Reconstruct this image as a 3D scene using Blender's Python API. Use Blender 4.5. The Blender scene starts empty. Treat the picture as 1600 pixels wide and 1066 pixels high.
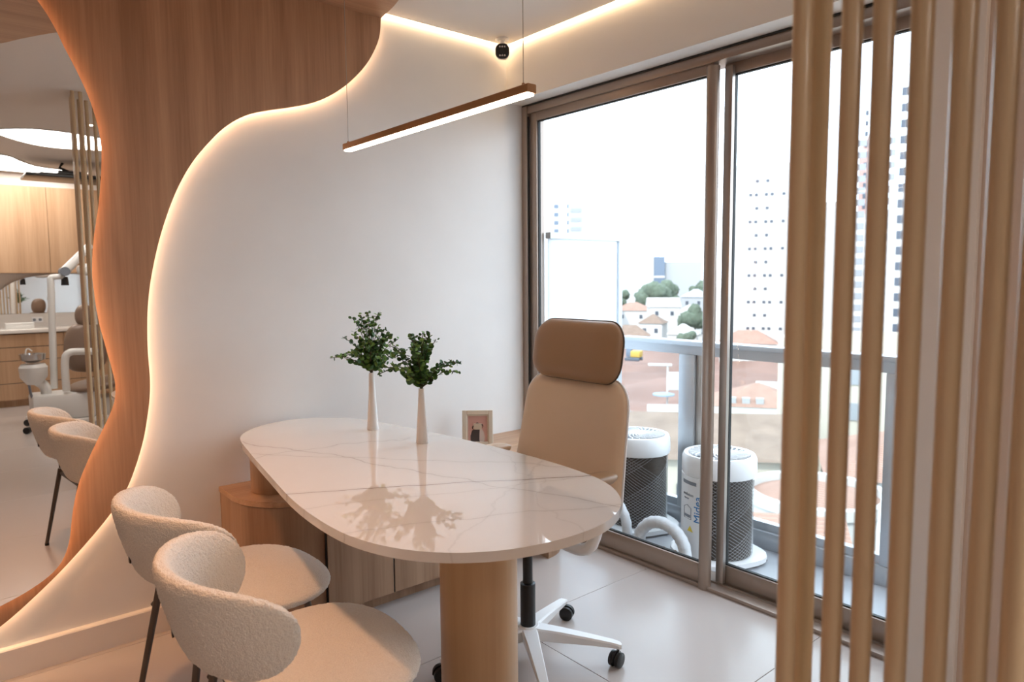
import bpy, bmesh, math, random
from mathutils import Vector, Matrix, noise
random.seed(7)
PI = math.pi
R = math.radians
scene = bpy.context.scene
COL = scene.collection

# ------------------------------------------------------------------ camera
yaw, pit, rol = R(49.954), R(5.139), R(-0.456)
F = Vector((math.cos(yaw)*math.cos(pit), math.sin(yaw)*math.cos(pit), -math.sin(pit)))
Rt = Vector((math.sin(yaw), -math.cos(yaw), 0)); Up = Rt.cross(F)
R2 = Rt*math.cos(rol) + Up*math.sin(rol); U2 = -Rt*math.sin(rol) + Up*math.cos(rol)
cam = bpy.data.cameras.new('camera'); camo = bpy.data.objects.new('camera', cam); COL.objects.link(camo)
camo.matrix_world = Matrix(((R2.x, U2.x, -F.x, 0), (R2.y, U2.y, -F.y, 0), (R2.z, U2.z, -F.z, 1.35), (0, 0, 0, 1)))
cam.sensor_width = 36; cam.lens = 24.52; cam.clip_start = 0.02; cam.clip_end = 3000
cam.dof.use_dof = True; cam.dof.focus_distance = 2.3; cam.dof.aperture_fstop = 4.0
scene.camera = camo

# ------------------------------------------------------------------ sky, sun, exposure
wd = bpy.data.worlds.new('sky'); scene.world = wd; wd.use_nodes = True
bg = wd.node_tree.nodes['Background']
bg.inputs[0].default_value = (0.76, 0.87, 1.0, 1); bg.inputs[1].default_value = 4.0
sun = bpy.data.lights.new('sun', 'SUN'); sun.energy = 3.0; sun.angle = R(0.6); sun.color = (1.0, 0.95, 0.88)
suno = bpy.data.objects.new('sun', sun); COL.objects.link(suno)
suno.rotation_euler = Vector((0.75, 0.30, -0.72)).to_track_quat('-Z', 'Y').to_euler()
vs = scene.view_settings
vs.view_transform = 'Standard'; vs.look = 'None'; vs.gamma = 1; vs.use_curve_mapping = False; vs.exposure = 0.3

LED = (1.0, 0.72, 0.45)
LED_PANEL, LED_MIRROR, LED_COVE, LED_PENDANT = 24.0, 13.0, 8.0, 7.0
CEIL_GLOW, DOWN_W = 8.5, 16.0

# ------------------------------------------------------------------ materials
MATS = {}
def _new(name):
    m = bpy.data.materials.new(name); m.use_nodes = True
    return m, m.node_tree.nodes, m.node_tree.links, m.node_tree.nodes['Principled BSDF']
def mat(name, col, rough=0.5, metal=0.0, var=0.0, vscale=6.0, bump=0.0, bscale=200.0, coat=0.0, sheen=0.0, spec=0.5, stretch=(1, 1, 1)):
    if name in MATS: return MATS[name]
    m, N, L, b = _new(name)
    b.inputs['Base Color'].default_value = (*col, 1); b.inputs['Roughness'].default_value = rough
    b.inputs['Metallic'].default_value = metal; b.inputs['Specular IOR Level'].default_value = spec
    b.inputs['Coat Weight'].default_value = coat; b.inputs['Sheen Weight'].default_value = sheen
    if var or bump:
        tc = N.new('ShaderNodeTexCoord'); mp = N.new('ShaderNodeMapping'); mp.inputs['Scale'].default_value = stretch
        L.new(tc.outputs['Object'], mp.inputs[0])
    if var:
        nz = N.new('ShaderNodeTexNoise'); nz.inputs['Scale'].default_value = vscale; nz.inputs['Detail'].default_value = 5
        L.new(mp.outputs[0], nz.inputs['Vector'])
        mx = N.new('ShaderNodeMix'); mx.data_type = 'RGBA'
        mx.inputs[6].default_value = (*[c*(1-var) for c in col], 1); mx.inputs[7].default_value = (*[min(1, c*(1+var)) for c in col], 1)
        L.new(nz.outputs[0], mx.inputs[0]); L.new(mx.outputs[2], b.inputs['Base Color'])
    if bump:
        n2 = N.new('ShaderNodeTexNoise'); n2.inputs['Scale'].default_value = bscale; n2.inputs['Detail'].default_value = 3
        L.new(mp.outputs[0], n2.inputs['Vector'])
        bp = N.new('ShaderNodeBump'); bp.inputs['Strength'].default_value = bump; bp.inputs['Distance'].default_value = 0.004
        L.new(n2.outputs[0], bp.inputs['Height']); L.new(bp.outputs[0], b.inputs['Normal'])
    MATS[name] = m; return m
def emit(name, col, s):
    m, N, L, b = _new(name)
    b.inputs['Base Color'].default_value = (*col, 1); b.inputs['Emission Color'].default_value = (*col, 1); b.inputs['Emission Strength'].default_value = s
    MATS[name] = m; return m
def wood(name, c1, c2, rough=0.42, axis=2, freq=14.0):
    m, N, L, b = _new(name)
    tc = N.new('ShaderNodeTexCoord'); mp = N.new('ShaderNodeMapping')
    sc = [freq]*3; sc[axis] = freq*0.035; mp.inputs['Scale'].default_value = sc
    L.new(tc.outputs['Object'], mp.inputs[0])
    n1 = N.new('ShaderNodeTexNoise'); n1.inputs['Scale'].default_value = 1.0; n1.inputs['Detail'].default_value = 6; n1.inputs['Distortion'].default_value = 0.6
    n2 = N.new('ShaderNodeTexNoise'); n2.inputs['Scale'].default_value = 9.0; n2.inputs['Detail'].default_value = 4
    L.new(mp.outputs[0], n1.inputs['Vector']); L.new(mp.outputs[0], n2.inputs['Vector'])
    ad = N.new('ShaderNodeMath'); ad.operation = 'MULTIPLY_ADD'; ad.inputs[1].default_value = 0.45
    L.new(n2.outputs[0], ad.inputs[0]); L.new(n1.outputs[0], ad.inputs[2])
    rp = N.new('ShaderNodeValToRGB'); rp.color_ramp.elements[0].position = 0.52; rp.color_ramp.elements[1].position = 0.92
    rp.color_ramp.elements[0].color = (*c1, 1); rp.color_ramp.elements[1].color = (*c2, 1)
    L.new(ad.outputs[0], rp.inputs[0]); L.new(rp.outputs[0], b.inputs['Base Color'])
    bp = N.new('ShaderNodeBump'); bp.inputs['Strength'].default_value = 0.08; bp.inputs['Distance'].default_value = 0.002
    L.new(n2.outputs[0], bp.inputs['Height']); L.new(bp.outputs[0], b.inputs['Normal'])
    b.inputs['Roughness'].default_value = rough
    MATS[name] = m; return m
def glass(name, tint=(1, 1, 1), refl=1.0, rough=0.0):
    m = bpy.data.materials.new(name); m.use_nodes = True; N = m.node_tree.nodes; L = m.node_tree.links; N.clear()
    o = N.new('ShaderNodeOutputMaterial'); t = N.new('ShaderNodeBsdfTransparent'); t.inputs[0].default_value = (*tint, 1)
    g = N.new('ShaderNodeBsdfGlossy'); g.inputs['Roughness'].default_value = rough
    fr = N.new('ShaderNodeFresnel'); fr.inputs[0].default_value = 1.45
    mu = N.new('ShaderNodeMath'); mu.operation = 'MULTIPLY'; mu.inputs[1].default_value = refl
    ge = N.new('ShaderNodeNewGeometry'); iv = N.new('ShaderNodeMath'); iv.operation = 'SUBTRACT'; iv.inputs[0].default_value = 1.0
    L.new(ge.outputs['Backfacing'], iv.inputs[1]); m2 = N.new('ShaderNodeMath'); m2.operation = 'MULTIPLY'
    mx = N.new('ShaderNodeMixShader'); L.new(fr.outputs[0], mu.inputs[0]); L.new(mu.outputs[0], m2.inputs[0]); L.new(iv.outputs[0], m2.inputs[1]); L.new(m2.outputs[0], mx.inputs[0])
    L.new(t.outputs[0], mx.inputs[1]); L.new(g.outputs[0], mx.inputs[2]); L.new(mx.outputs[0], o.inputs[0])
    MATS[name] = m; return m
def frosted(name):
    m = bpy.data.materials.new(name); m.use_nodes = True; N = m.node_tree.nodes; L = m.node_tree.links; N.clear()
    o = N.new('ShaderNodeOutputMaterial'); t = N.new('ShaderNodeBsdfTranslucent'); t.inputs[0].default_value = (0.93, 0.97, 1, 1)
    d = N.new('ShaderNodeBsdfDiffuse'); d.inputs[0].default_value = (0.9, 0.94, 0.97, 1)
    mx = N.new('ShaderNodeMixShader'); mx.inputs[0].default_value = 0.35
    L.new(t.outputs[0], mx.inputs[1]); L.new(d.outputs[0], mx.inputs[2]); L.new(mx.outputs[0], o.inputs[0])
    MATS[name] = m; return m
def marble(name):
    m, N, L, b = _new(name)
    tc = N.new('ShaderNodeTexCoord')
    nz = N.new('ShaderNodeTexNoise'); nz.inputs['Scale'].default_value = 3.0; nz.inputs['Detail'].default_value = 8; nz.inputs['Roughness'].default_value = 0.62
    L.new(tc.outputs['Object'], nz.inputs['Vector'])
    sp = N.new('ShaderNodeSeparateXYZ'); L.new(tc.outputs['Object'], sp.inputs[0])
    def M(op, a, bb=None, c=None):
        n = N.new('ShaderNodeMath'); n.operation = op
        for i, v in enumerate((a, bb, c)):
            if v is None: continue
            if isinstance(v, (int, float)): n.inputs[i].default_value = v
            else: L.new(v, n.inputs[i])
        return n.outputs[0]
    base = N.new('ShaderNodeMix'); base.data_type = 'RGBA'
    base.inputs[6].default_value = (0.80, 0.745, 0.70, 1); base.inputs[7].default_value = (0.88, 0.845, 0.81, 1)
    L.new(nz.outputs[0], base.inputs[0]); cur = base.outputs[2]
    # veins: nx, ny, c (line nx*x+ny*y = c), noise amplitude, half width, strength
    for i, (nx, ny, c, amp, w, s) in enumerate([(0.472, 0.881, 1.985, 0.12, 0.0036, 1.0), (0.94, 0.34, 1.70, 0.20, 0.0045, 0.42), (0.75, 0.66, 2.17, 0.20, 0.004, 0.32),
                                           (-0.55, 0.83, 0.55, 0.22, 0.005, 0.15), (0.42, 0.91, 1.66, 0.12, 0.003, 0.34), (0.35, 0.94, 1.86, 0.12, 0.003, 0.26), (0.9, -0.43, 0.55, 0.25, 0.005, 0.13), (0.2, 0.98, 2.45, 0.25, 0.005, 0.32)]):
        n2 = N.new('ShaderNodeTexNoise'); n2.inputs['Scale'].default_value = 2.4 + 0.25*i; n2.inputs['Detail'].default_value = 6
        ofs = N.new('ShaderNodeVectorMath'); ofs.operation = 'ADD'; ofs.inputs[1].default_value = (3.7*i, 1.9*i, 5.1*i)
        L.new(tc.outputs['Object'], ofs.inputs[0]); L.new(ofs.outputs[0], n2.inputs['Vector'])
        d = M('ADD', M('MULTIPLY', sp.outputs[0], nx), M('MULTIPLY', sp.outputs[1], ny))
        d = M('SUBTRACT', d, c); d = M('MULTIPLY_ADD', M('SUBTRACT', n2.outputs[0], 0.5), amp, d); d = M('ABSOLUTE', d)
        k = M('SUBTRACT', 1.0, M('DIVIDE', d, w)); k.node.use_clamp = True
        soft = M('SUBTRACT', 1.0, M('DIVIDE', d, w*9)); soft.node.use_clamp = True
        k = M('ADD', M('MULTIPLY', k, s), M('MULTIPLY', M('MULTIPLY', soft, soft), s*0.22))
        k = M('MULTIPLY', k, M('MULTIPLY_ADD', nz.outputs[0], 1.6, 0.1)); k.node.use_clamp = True
        mx = N.new('ShaderNodeMix'); mx.data_type = 'RGBA'; mx.inputs[7].default_value = (0.30, 0.23, 0.19, 1)
        L.new(k, mx.inputs[0]); L.new(cur, mx.inputs[6]); cur = mx.outputs[2]
    L.new(cur, b.inputs['Base Color']); b.inputs['Roughness'].default_value = 0.02; b.inputs['Specular IOR Level'].default_value = 0.9; b.inputs['Coat Weight'].default_value = 0.6; b.inputs['Coat Roughness'].default_value = 0.02
    MATS[name] = m; return m
def roofmat(name, c1, c2):
    m, N, L, b = _new(name)
    tc = N.new('ShaderNodeTexCoord'); wv = N.new('ShaderNodeTexWave'); wv.inputs['Scale'].default_value = 1.6; wv.inputs['Distortion'].default_value = 0.5
    nz = N.new('ShaderNodeTexNoise'); nz.inputs['Scale'].default_value = 0.7; nz.inputs['Detail'].default_value = 8
    L.new(tc.outputs['Object'], wv.inputs['Vector']); L.new(tc.outputs['Object'], nz.inputs['Vector'])
    mx = N.new('ShaderNodeMix'); mx.data_type = 'RGBA'; mx.inputs[6].default_value = (*c1, 1); mx.inputs[7].default_value = (*c2, 1)
    ad = N.new('ShaderNodeMath'); ad.operation = 'MULTIPLY_ADD'; ad.inputs[1].default_value = 0.35; ad.use_clamp = True
    L.new(wv.outputs[0], ad.inputs[0]); L.new(nz.outputs[0], ad.inputs[2]); L.new(ad.outputs[0], mx.inputs[0]); L.new(mx.outputs[2], b.inputs['Base Color'])
    bp = N.new('ShaderNodeBump'); bp.inputs['Strength'].default_value = 0.6; bp.inputs['Distance'].default_value = 0.1
    L.new(wv.outputs[0], bp.inputs['Height']); L.new(bp.outputs[0], b.inputs['Normal']); b.inputs['Roughness'].default_value = 0.9
    MATS[name] = m; return m

mat('plaster', (0.79, 0.765, 0.745), 0.42, var=0.06, vscale=3.2, bump=0.10, bscale=18, spec=0.35)
mat('wall_paint', (0.80, 0.74, 0.69), 0.6)
mat('ceiling_paint', (0.80, 0.75, 0.70), 0.7)
mat('reveal_paint', (0.82, 0.78, 0.74), 0.6)
mat('beige_paint', (0.66, 0.52, 0.43), 0.6)
mat('tile', (0.50, 0.448, 0.425), 0.22, var=0.03, vscale=2.0, spec=0.5)
mat('grout', (0.42, 0.36, 0.33), 0.8)
wood('panel_wood', (0.37, 0.190, 0.103), (0.54, 0.305, 0.175), 0.40, 2, 13)
wood('ceiling_wood', (0.37, 0.190, 0.103), (0.54, 0.305, 0.175), 0.36, 0, 13)
wood('cabinet_wood', (0.27, 0.145, 0.080), (0.41, 0.25, 0.155), 0.40, 2, 12)
wood('cabinet_top_wood', (0.36, 0.20, 0.11), (0.54, 0.33, 0.20), 0.38, 0, 12)
wood('column_wood', (0.52, 0.31, 0.155), (0.60, 0.38, 0.20), 0.32, 2, 8)
wood('back_cabinet_wood', (0.42, 0.25, 0.14), (0.56, 0.36, 0.22), 0.42, 2, 9)
mat('mirror', (0.93, 0.93, 0.92), 0.0, 1.0)
mat('tube_paint', (0.66, 0.49, 0.30), 0.28, var=0.03, vscale=5, stretch=(60, 60, 0.3), coat=0.25)
marble('marble')
mat('aluminium', (0.36, 0.29, 0.245), 0.32, 0.5)
mat('aluminium_light', (0.45, 0.40, 0.36), 0.3, 0.8)
mat('gasket', (0.012, 0.012, 0.012), 0.6)
glass('pane', (0.97, 0.985, 0.985), 1.0)
glass('rail_glass', (0.95, 0.975, 0.97), 0.8)
frosted('frosted')
mat('rail_metal', (0.50, 0.52, 0.55), 0.35, 0.5)
mat('balcony_tile', (0.36, 0.37, 0.40), 0.35, var=0.05)
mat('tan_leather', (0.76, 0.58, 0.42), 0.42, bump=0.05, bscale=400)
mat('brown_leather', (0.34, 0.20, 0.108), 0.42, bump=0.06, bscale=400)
mat('white_plastic', (0.82, 0.82, 0.83), 0.3)
mat('black_plastic', (0.012, 0.012, 0.013), 0.35)
mat('dark_metal', (0.13, 0.11, 0.095), 0.38, 0.7)
mat('chrome', (0.7, 0.7, 0.7), 0.15, 1.0)
mat('boucle', (0.90, 0.83, 0.755), 0.95, var=0.16, vscale=260, bump=1.0, bscale=260, sheen=0.5)
mat('vase_ceramic', (0.86, 0.83, 0.80), 0.25)
mat('leaf', (0.05, 0.13, 0.035), 0.45, var=0.6, vscale=9, spec=0.4)
mat('leaf_light', (0.15, 0.29, 0.06), 0.45, var=0.4, vscale=9, spec=0.4)
mat('stem', (0.06, 0.05, 0.025), 0.7)
mat('frame_cream', (0.66, 0.58, 0.47), 0.4)
mat('photo_pink', (0.62, 0.36, 0.31), 0.3)
mat('photo_dark', (0.055, 0.042, 0.038), 0.5)
mat('photo_skin', (0.50, 0.26, 0.20), 0.5)
mat('photo_white', (0.62, 0.52, 0.48), 0.5)
mat('brass_paint', (0.46, 0.25, 0.12), 0.35, 0.2)
mat('coil', (0.055, 0.042, 0.034), 0.5, 0.3, var=0.3, vscale=3, bump=0.6, bscale=3, stretch=(1, 1, 120))
mat('net', (0.45, 0.46, 0.48), 0.5)
mat('logo_blue', (0.02, 0.22, 0.55), 0.5)
mat('print_grey', (0.2, 0.22, 0.26), 0.5)
mat('warning_yellow', (0.75, 0.55, 0.03), 0.5)
mat('hose_wrap', (0.72, 0.74, 0.77), 0.55, bump=0.5, bscale=90)
mat('brown_tape', (0.30, 0.20, 0.14), 0.6)
mat('dental_leather', (0.25, 0.17, 0.125), 0.4)
mat('dental_white', (0.82, 0.82, 0.80), 0.3)
mat('counter_stone', (0.78, 0.74, 0.70), 0.2, var=0.05, vscale=5)
mat('tv_black', (0.02, 0.02, 0.02), 0.3)
emit('led_panel', LED, LED_PANEL); emit('led_mirror', (1.0, 0.58, 0.30), LED_MIRROR); emit('led_cove', (1.0, 0.74, 0.46), LED_COVE); emit('led_pendant', (1.0, 0.84, 0.66), LED_PENDANT)
emit('ceiling_glow', (1.0, 0.94, 0.87), CEIL_GLOW); emit('down_glow', (1.0, 0.70, 0.45), DOWN_W)
mat('b_white', (0.454, 0.448, 0.436), 0.8); mat('b_cream', (0.408, 0.374, 0.317), 0.8); mat('b_grey', (0.312, 0.323, 0.335), 0.8); mat('b_brown', (0.255, 0.188, 0.147), 0.8)
mat('b_glass', (0.103, 0.136, 0.188), 0.2); mat('b_window', (0.057, 0.068, 0.090), 0.3); mat('b_shutter', (0.227, 0.244, 0.266), 0.6); mat('b_pink', (0.351, 0.227, 0.204), 0.8)
mat('earth', (0.185, 0.105, 0.083), 0.95, var=0.45, vscale=0.06); mat('ground', (0.238, 0.227, 0.209), 0.95, var=0.35, vscale=0.05)
mat('crown', (0.085, 0.112, 0.080), 0.9, var=0.5, vscale=0.8, bump=1.0, bscale=1.5); mat('trunk', (0.080, 0.057, 0.039), 0.9)  # earth, crowns and roofs are greyed and lightened in place of distance haze
mat('machine_yellow', (0.425, 0.273, 0.034), 0.5); mat('car_white', (0.454, 0.454, 0.454), 0.3); mat('tent_blue', (0.198, 0.273, 0.340), 0.6)
roofmat('tan_roof', (0.10, 0.065, 0.047), (0.24, 0.175, 0.135)); roofmat('red_roof', (0.20, 0.105, 0.078), (0.32, 0.20, 0.155))

# ------------------------------------------------------------------ helpers
def obj(name, bm, m, parent=None, smooth=35, loc=None):
    if isinstance(bm, bpy.types.Mesh): me = bm
    else:
        bmesh.ops.recalc_face_normals(bm, faces=bm.faces[:])
        me = bpy.data.meshes.new(name); bm.to_mesh(me); bm.free()
        if smooth:
            me.polygons.foreach_set('use_smooth', [True]*len(me.polygons)); me.set_sharp_from_angle(angle=R(smooth))
    if m and not me.materials: me.materials.append(MATS[m])
    o = bpy.data.objects.new(name, me); COL.objects.link(o)
    if parent: o.parent = parent
    if loc is not None: o.location = loc
    return o
def tag(o, label, cat=None, group=None, kind=None):
    o['label'] = label
    if cat: o['category'] = cat
    if group: o['group'] = group
    if kind: o['kind'] = kind
    return o
def thing(name, label, cat, loc=(0, 0, 0), rz=0, group=None, kind=None):
    o = bpy.data.objects.new(name, None); COL.objects.link(o); o.location = loc; o.rotation_euler = (0, 0, rz)
    o.empty_display_size = 0.1
    return tag(o, label, cat, group, kind)
def children(o): return [c for c in bpy.data.objects if c.parent == o]
def copy_tree(o, parent=None, kids=None):
    if kids is None:
        kids = {}
        for c in bpy.data.objects:
            if c.parent: kids.setdefault(c.parent.name, []).append(c)
    c = o.copy(); COL.objects.link(c)
    if parent: c.parent = parent
    for ch in kids.get(o.name, []): copy_tree(ch, c, kids)
    return c
def box(bm, x0, x1, y0, y1, z0, z1, bev=0.0, seg=2):
    vs = [bm.verts.new(p) for p in ((x0, y0, z0), (x1, y0, z0), (x1, y1, z0), (x0, y1, z0), (x0, y0, z1), (x1, y0, z1), (x1, y1, z1), (x0, y1, z1))]
    fs = [bm.faces.new([vs[i] for i in f]) for f in ((0, 3, 2, 1), (4, 5, 6, 7), (0, 1, 5, 4), (1, 2, 6, 5), (2, 3, 7, 6), (3, 0, 4, 7))]
    if bev:
        es = list({e for f in fs for e in f.edges})
        bmesh.ops.bevel(bm, geom=es, offset=bev, segments=seg, affect='EDGES', profile=0.5)
    return bm
def bx(*a, **k): return box(bmesh.new(), *a, **k)
def catmull(pts, n=8, closed=False):
    out = []; m = len(pts); P = [Vector(p) for p in pts]
    rng = range(m) if closed else range(m-1)
    for i in rng:
        if closed: a, b, c, d = P[(i-1) % m], P[i], P[(i+1) % m], P[(i+2) % m]
        else: a, b, c, d = P[max(i-1, 0)], P[i], P[i+1], P[min(i+2, m-1)]
        for k in range(n):
            t = k/n
            out.append(0.5*((2*b) + (c-a)*t + (2*a-5*b+4*c-d)*t*t + (3*b-a-3*c+d)*t**3))
    if not closed: out.append(P[-1])
    return out
def prism(pts, lo, hi, plane='xy', bev=0.0, seg=2):
    """extrude the 2D outline pts from lo to hi along the remaining axis"""
    bm = bmesh.new()
    def mk(p, w): return {'xy': (p[0], p[1], w), 'xz': (p[0], w, p[1]), 'yz': (w, p[0], p[1])}[plane]
    a = [bm.verts.new(mk(p, lo)) for p in pts]; b = [bm.verts.new(mk(p, hi)) for p in pts]; n = len(pts)
    fa = bm.faces.new(a); fb = bm.faces.new(list(reversed(b)))
    for i in range(n): bm.faces.new((a[i], b[i], b[(i+1) % n], a[(i+1) % n]))
    if bev:
        bmesh.ops.bevel(bm, geom=list(fa.edges)+list(fb.edges), offset=bev, segments=seg, affect='EDGES', profile=0.5)
    bm.normal_update()
    bmesh.ops.triangulate(bm, faces=[f for f in bm.faces if len(f.verts) > 4], ngon_method='EAR_CLIP')
    return bm
def lathe(prof, n=32, bm=None, cx=0, cy=0):
    bm = bm or bmesh.new(); rings = []
    for r, z in prof:
        if r < 1e-5: rings.append([bm.verts.new((cx, cy, z))])
        else: rings.append([bm.verts.new((cx+r*math.cos(2*PI*i/n), cy+r*math.sin(2*PI*i/n), z)) for i in range(n)])
    for A, B in zip(rings, rings[1:]):
        for i in range(n):
            j = (i+1) % n
            if len(A) == 1 and len(B) == 1: continue
            if len(A) == 1: bm.faces.new((A[0], B[i], B[j]))
            elif len(B) == 1: bm.faces.new((A[i], B[0], A[j]))
            else: bm.faces.new((A[i], B[i], B[j], A[j]))
    return bm
def tube(pts, rad, n=10, bm=None, closed=False, cap=True):
    bm = bm or bmesh.new(); P = [Vector(p) for p in pts]; m = len(P)
    rr = rad if isinstance(rad, (list, tuple)) else [rad]*m
    rings = []; nrm = None
    for i in range(m):
        if closed: t = P[(i+1) % m]-P[(i-1) % m]
        else: t = P[min(i+1, m-1)]-P[max(i-1, 0)]
        t.normalize()
        if nrm is None:
            nrm = t.cross(Vector((0, 0, 1)) if abs(t.z) < 0.9 else Vector((1, 0, 0))).normalized()
        else:
            nrm = (nrm - t*nrm.dot(t)).normalized()
        bi = t.cross(nrm)
        rings.append([bm.verts.new(P[i]+(nrm*math.cos(2*PI*k/n)+bi*math.sin(2*PI*k/n))*rr[i]) for k in range(n)])
    for i in range(m if closed else m-1):
        A, B = rings[i], rings[(i+1) % m]
        for k in range(n): bm.faces.new((A[k], A[(k+1) % n], B[(k+1) % n], B[k]))
    if cap and not closed: bm.faces.new(rings[0][::-1]); bm.faces.new(rings[-1])
    return bm
def superell(a, b, e=3.0, n=64, cx=0, cy=0):
    out = []
    for i in range(n):
        t = 2*PI*i/n; c, s = math.cos(t), math.sin(t)
        out.append((cx+a*math.copysign(abs(c)**(2/e), c), cy+b*math.copysign(abs(s)**(2/e), s)))
    return out
def rrect(w, h, r, n=8, cx=0, cy=0):
    out = []
    for sx, sy, a0 in ((1, 1, 0), (-1, 1, 90), (-1, -1, 180), (1, -1, 270)):
        for k in range(n+1):
            a = R(a0+90*k/n); out.append((cx+sx*(w/2-r)+r*math.cos(a), cy+sy*(h/2-r)+r*math.sin(a)))
    return out
def cushion(outline, front, back, fn, K=12, pf=5.0, pb=8.0, ex=2.2):
    """padded slab: outline (u,v), bulging w=front*(1-t^p)^(1/ex) on one side and -back on the other; fn maps (u,v,w) to space"""
    bm = bmesh.new(); n = len(outline)
    cx = sum(p[0] for p in outline)/n; cy = sum(p[1] for p in outline)/n
    def ring(t, w): return [bm.verts.new(fn(cx+(p[0]-cx)*t, cy+(p[1]-cy)*t, w)) for p in outline]
    ts = [1-(1-k/K)**1.8 for k in range(1, K)]
    outer = ring(1.0, 0)
    for depth, p in ((front, pf), (-back, pb)):
        c = bm.verts.new(fn(cx, cy, depth)); prev = None
        for t in ts+[1.0]:
            r = outer if t == 1.0 else ring(t, depth*(max(0, 1-t**p))**(1/ex))
            if prev is None:
                for i in range(n): bm.faces.new((c, r[i], r[(i+1) % n]))
            else:
                for i in range(n): bm.faces.new((prev[i], r[i], r[(i+1) % n], prev[(i+1) % n]))
            prev = r
    return bm
def text_mesh(s, size, fn, ext=0.0008, spacing=1.0):
    cu = bpy.data.curves.new('lettering', 'FONT'); cu.body = s; cu.size = size; cu.extrude = ext; cu.align_x = 'CENTER'; cu.align_y = 'CENTER'; cu.resolution_u = 3; cu.space_character = spacing
    o = bpy.data.objects.new('lettering', cu); COL.objects.link(o)
    dg = bpy.context.evaluated_depsgraph_get(); me = bpy.data.meshes.new_from_object(o.evaluated_get(dg))
    bpy.data.objects.remove(o)
    for v in me.vertices: v.co = fn(v.co.x, v.co.y, v.co.z)
    return me
def struct(name, bm, m, label, cat, smooth=35):
    return tag(obj(name, bm, m, None, smooth), label, cat, kind='structure')

# ------------------------------------------------------------------ room shell
YW, XU, XD, CZ = 2.876, 2.391, 2.50, 2.54       # left wall, upper window wall, door frame face, ceiling
X0, Y0 = -2.6, -4.10
fl = struct('floor', bx(X0, 2.62, Y0, YW+0.02, -0.12, -0.004), 'grout', 'large pale porcelain floor tiles with thin joints', 'floor')
TS = 0.82
tile_me = {}
def tile_mesh(w, d):
    k = (round(w, 3), round(d, 3))
    if k not in tile_me:
        o = obj('tile', bx(0, w, 0, d, -0.004, 0.0, bev=0.0008, seg=1), 'tile', fl, 0); tile_me[k] = o.data; return o
    return obj('tile', tile_me[k], None, fl)
xs = [X0]+[1.676+TS*k for k in range(-5, 2) if X0 < 1.676+TS*k < 2.60]+[2.62]
ys = [Y0]+[1.182+TS*k for k in range(-7, 4) if Y0 < 1.182+TS*k < YW]+[YW]
for i in range(len(xs)-1):
    for j in range(len(ys)-1):
        g = 0.0011
        w, d = xs[i+1]-xs[i]-2*g, ys[j+1]-ys[j]-2*g
        if w > 0.02 and d > 0.02: tile_mesh(w, d).location = (xs[i]+g, ys[j]+g, 0)
struct('wall_left', bx(X0, 2.66, YW, YW+0.15, -0.12, 2.75), 'plaster', 'pale limewashed plaster wall behind the desk', 'wall')
struct('wall_back', bx(X0-0.15, 2.66, Y0-0.15, Y0, -0.12, 2.75), 'wall_paint', 'pale wall behind the treatment room cabinets', 'wall')
struct('wall_side', bx(X0-0.15, X0, Y0, YW+0.15, -0.12, 2.75), 'wall_paint', 'pale side wall of the treatment room', 'wall')
struct('wall_window', bx(XU, 2.68, 0.835, YW, 2.262, 2.75), 'reveal_paint', 'pale wall strip above the sliding glass door', 'wall')
struct('wall_right', bx(XU, 2.68, Y0, 0.835, -0.12, 2.75), 'beige_paint', 'beige wall beside the sliding glass door behind the tubes', 'wall')
struct('trim_1', bx(XU-0.03, XU, 0.70, 0.845, 0, CZ, bev=0.003), 'wall_paint', 'pale pilaster closing the right end of the glass door', 'trim')
struct('ceiling', bx(X0, XU-0.026, Y0, YW-0.026, CZ, CZ+0.05), 'ceiling_paint', 'flat pale ceiling with a lit shadow gap', 'ceiling')
struct('ceiling_slab', bx(X0-0.15, 2.68, Y0-0.15, YW+0.15, 2.75, 2.85), 'ceiling_paint', 'structural slab above the lowered ceiling', 'ceiling')
bb = prism([(YW-0.028, 0), (YW, 0), (YW, 0.103), (YW-0.024, 0.103), (YW-0.028, 0.099)], X0, 0.86, 'yz')
struct('baseboard_left', bb, 'wall_paint', 'tall pale baseboard under the wave panel', 'baseboard')
# lit cove strips in the gap between ceiling and walls
tag(obj('cove_light', bx(X0, XU-0.002, YW-0.025, YW-0.001, CZ+0.004, CZ+0.012), 'led_cove'), 'warm light strip along ceiling edge over the plaster wall', 'light strip', 'cove lights')
tag(obj('cove_light', bx(XU-0.025, XU-0.001, 0.2, YW-0.026, CZ+0.004, CZ+0.012), 'led_cove'), 'warm light strip along ceiling edge over the glass door', 'light strip', 'cove lights')

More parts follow.
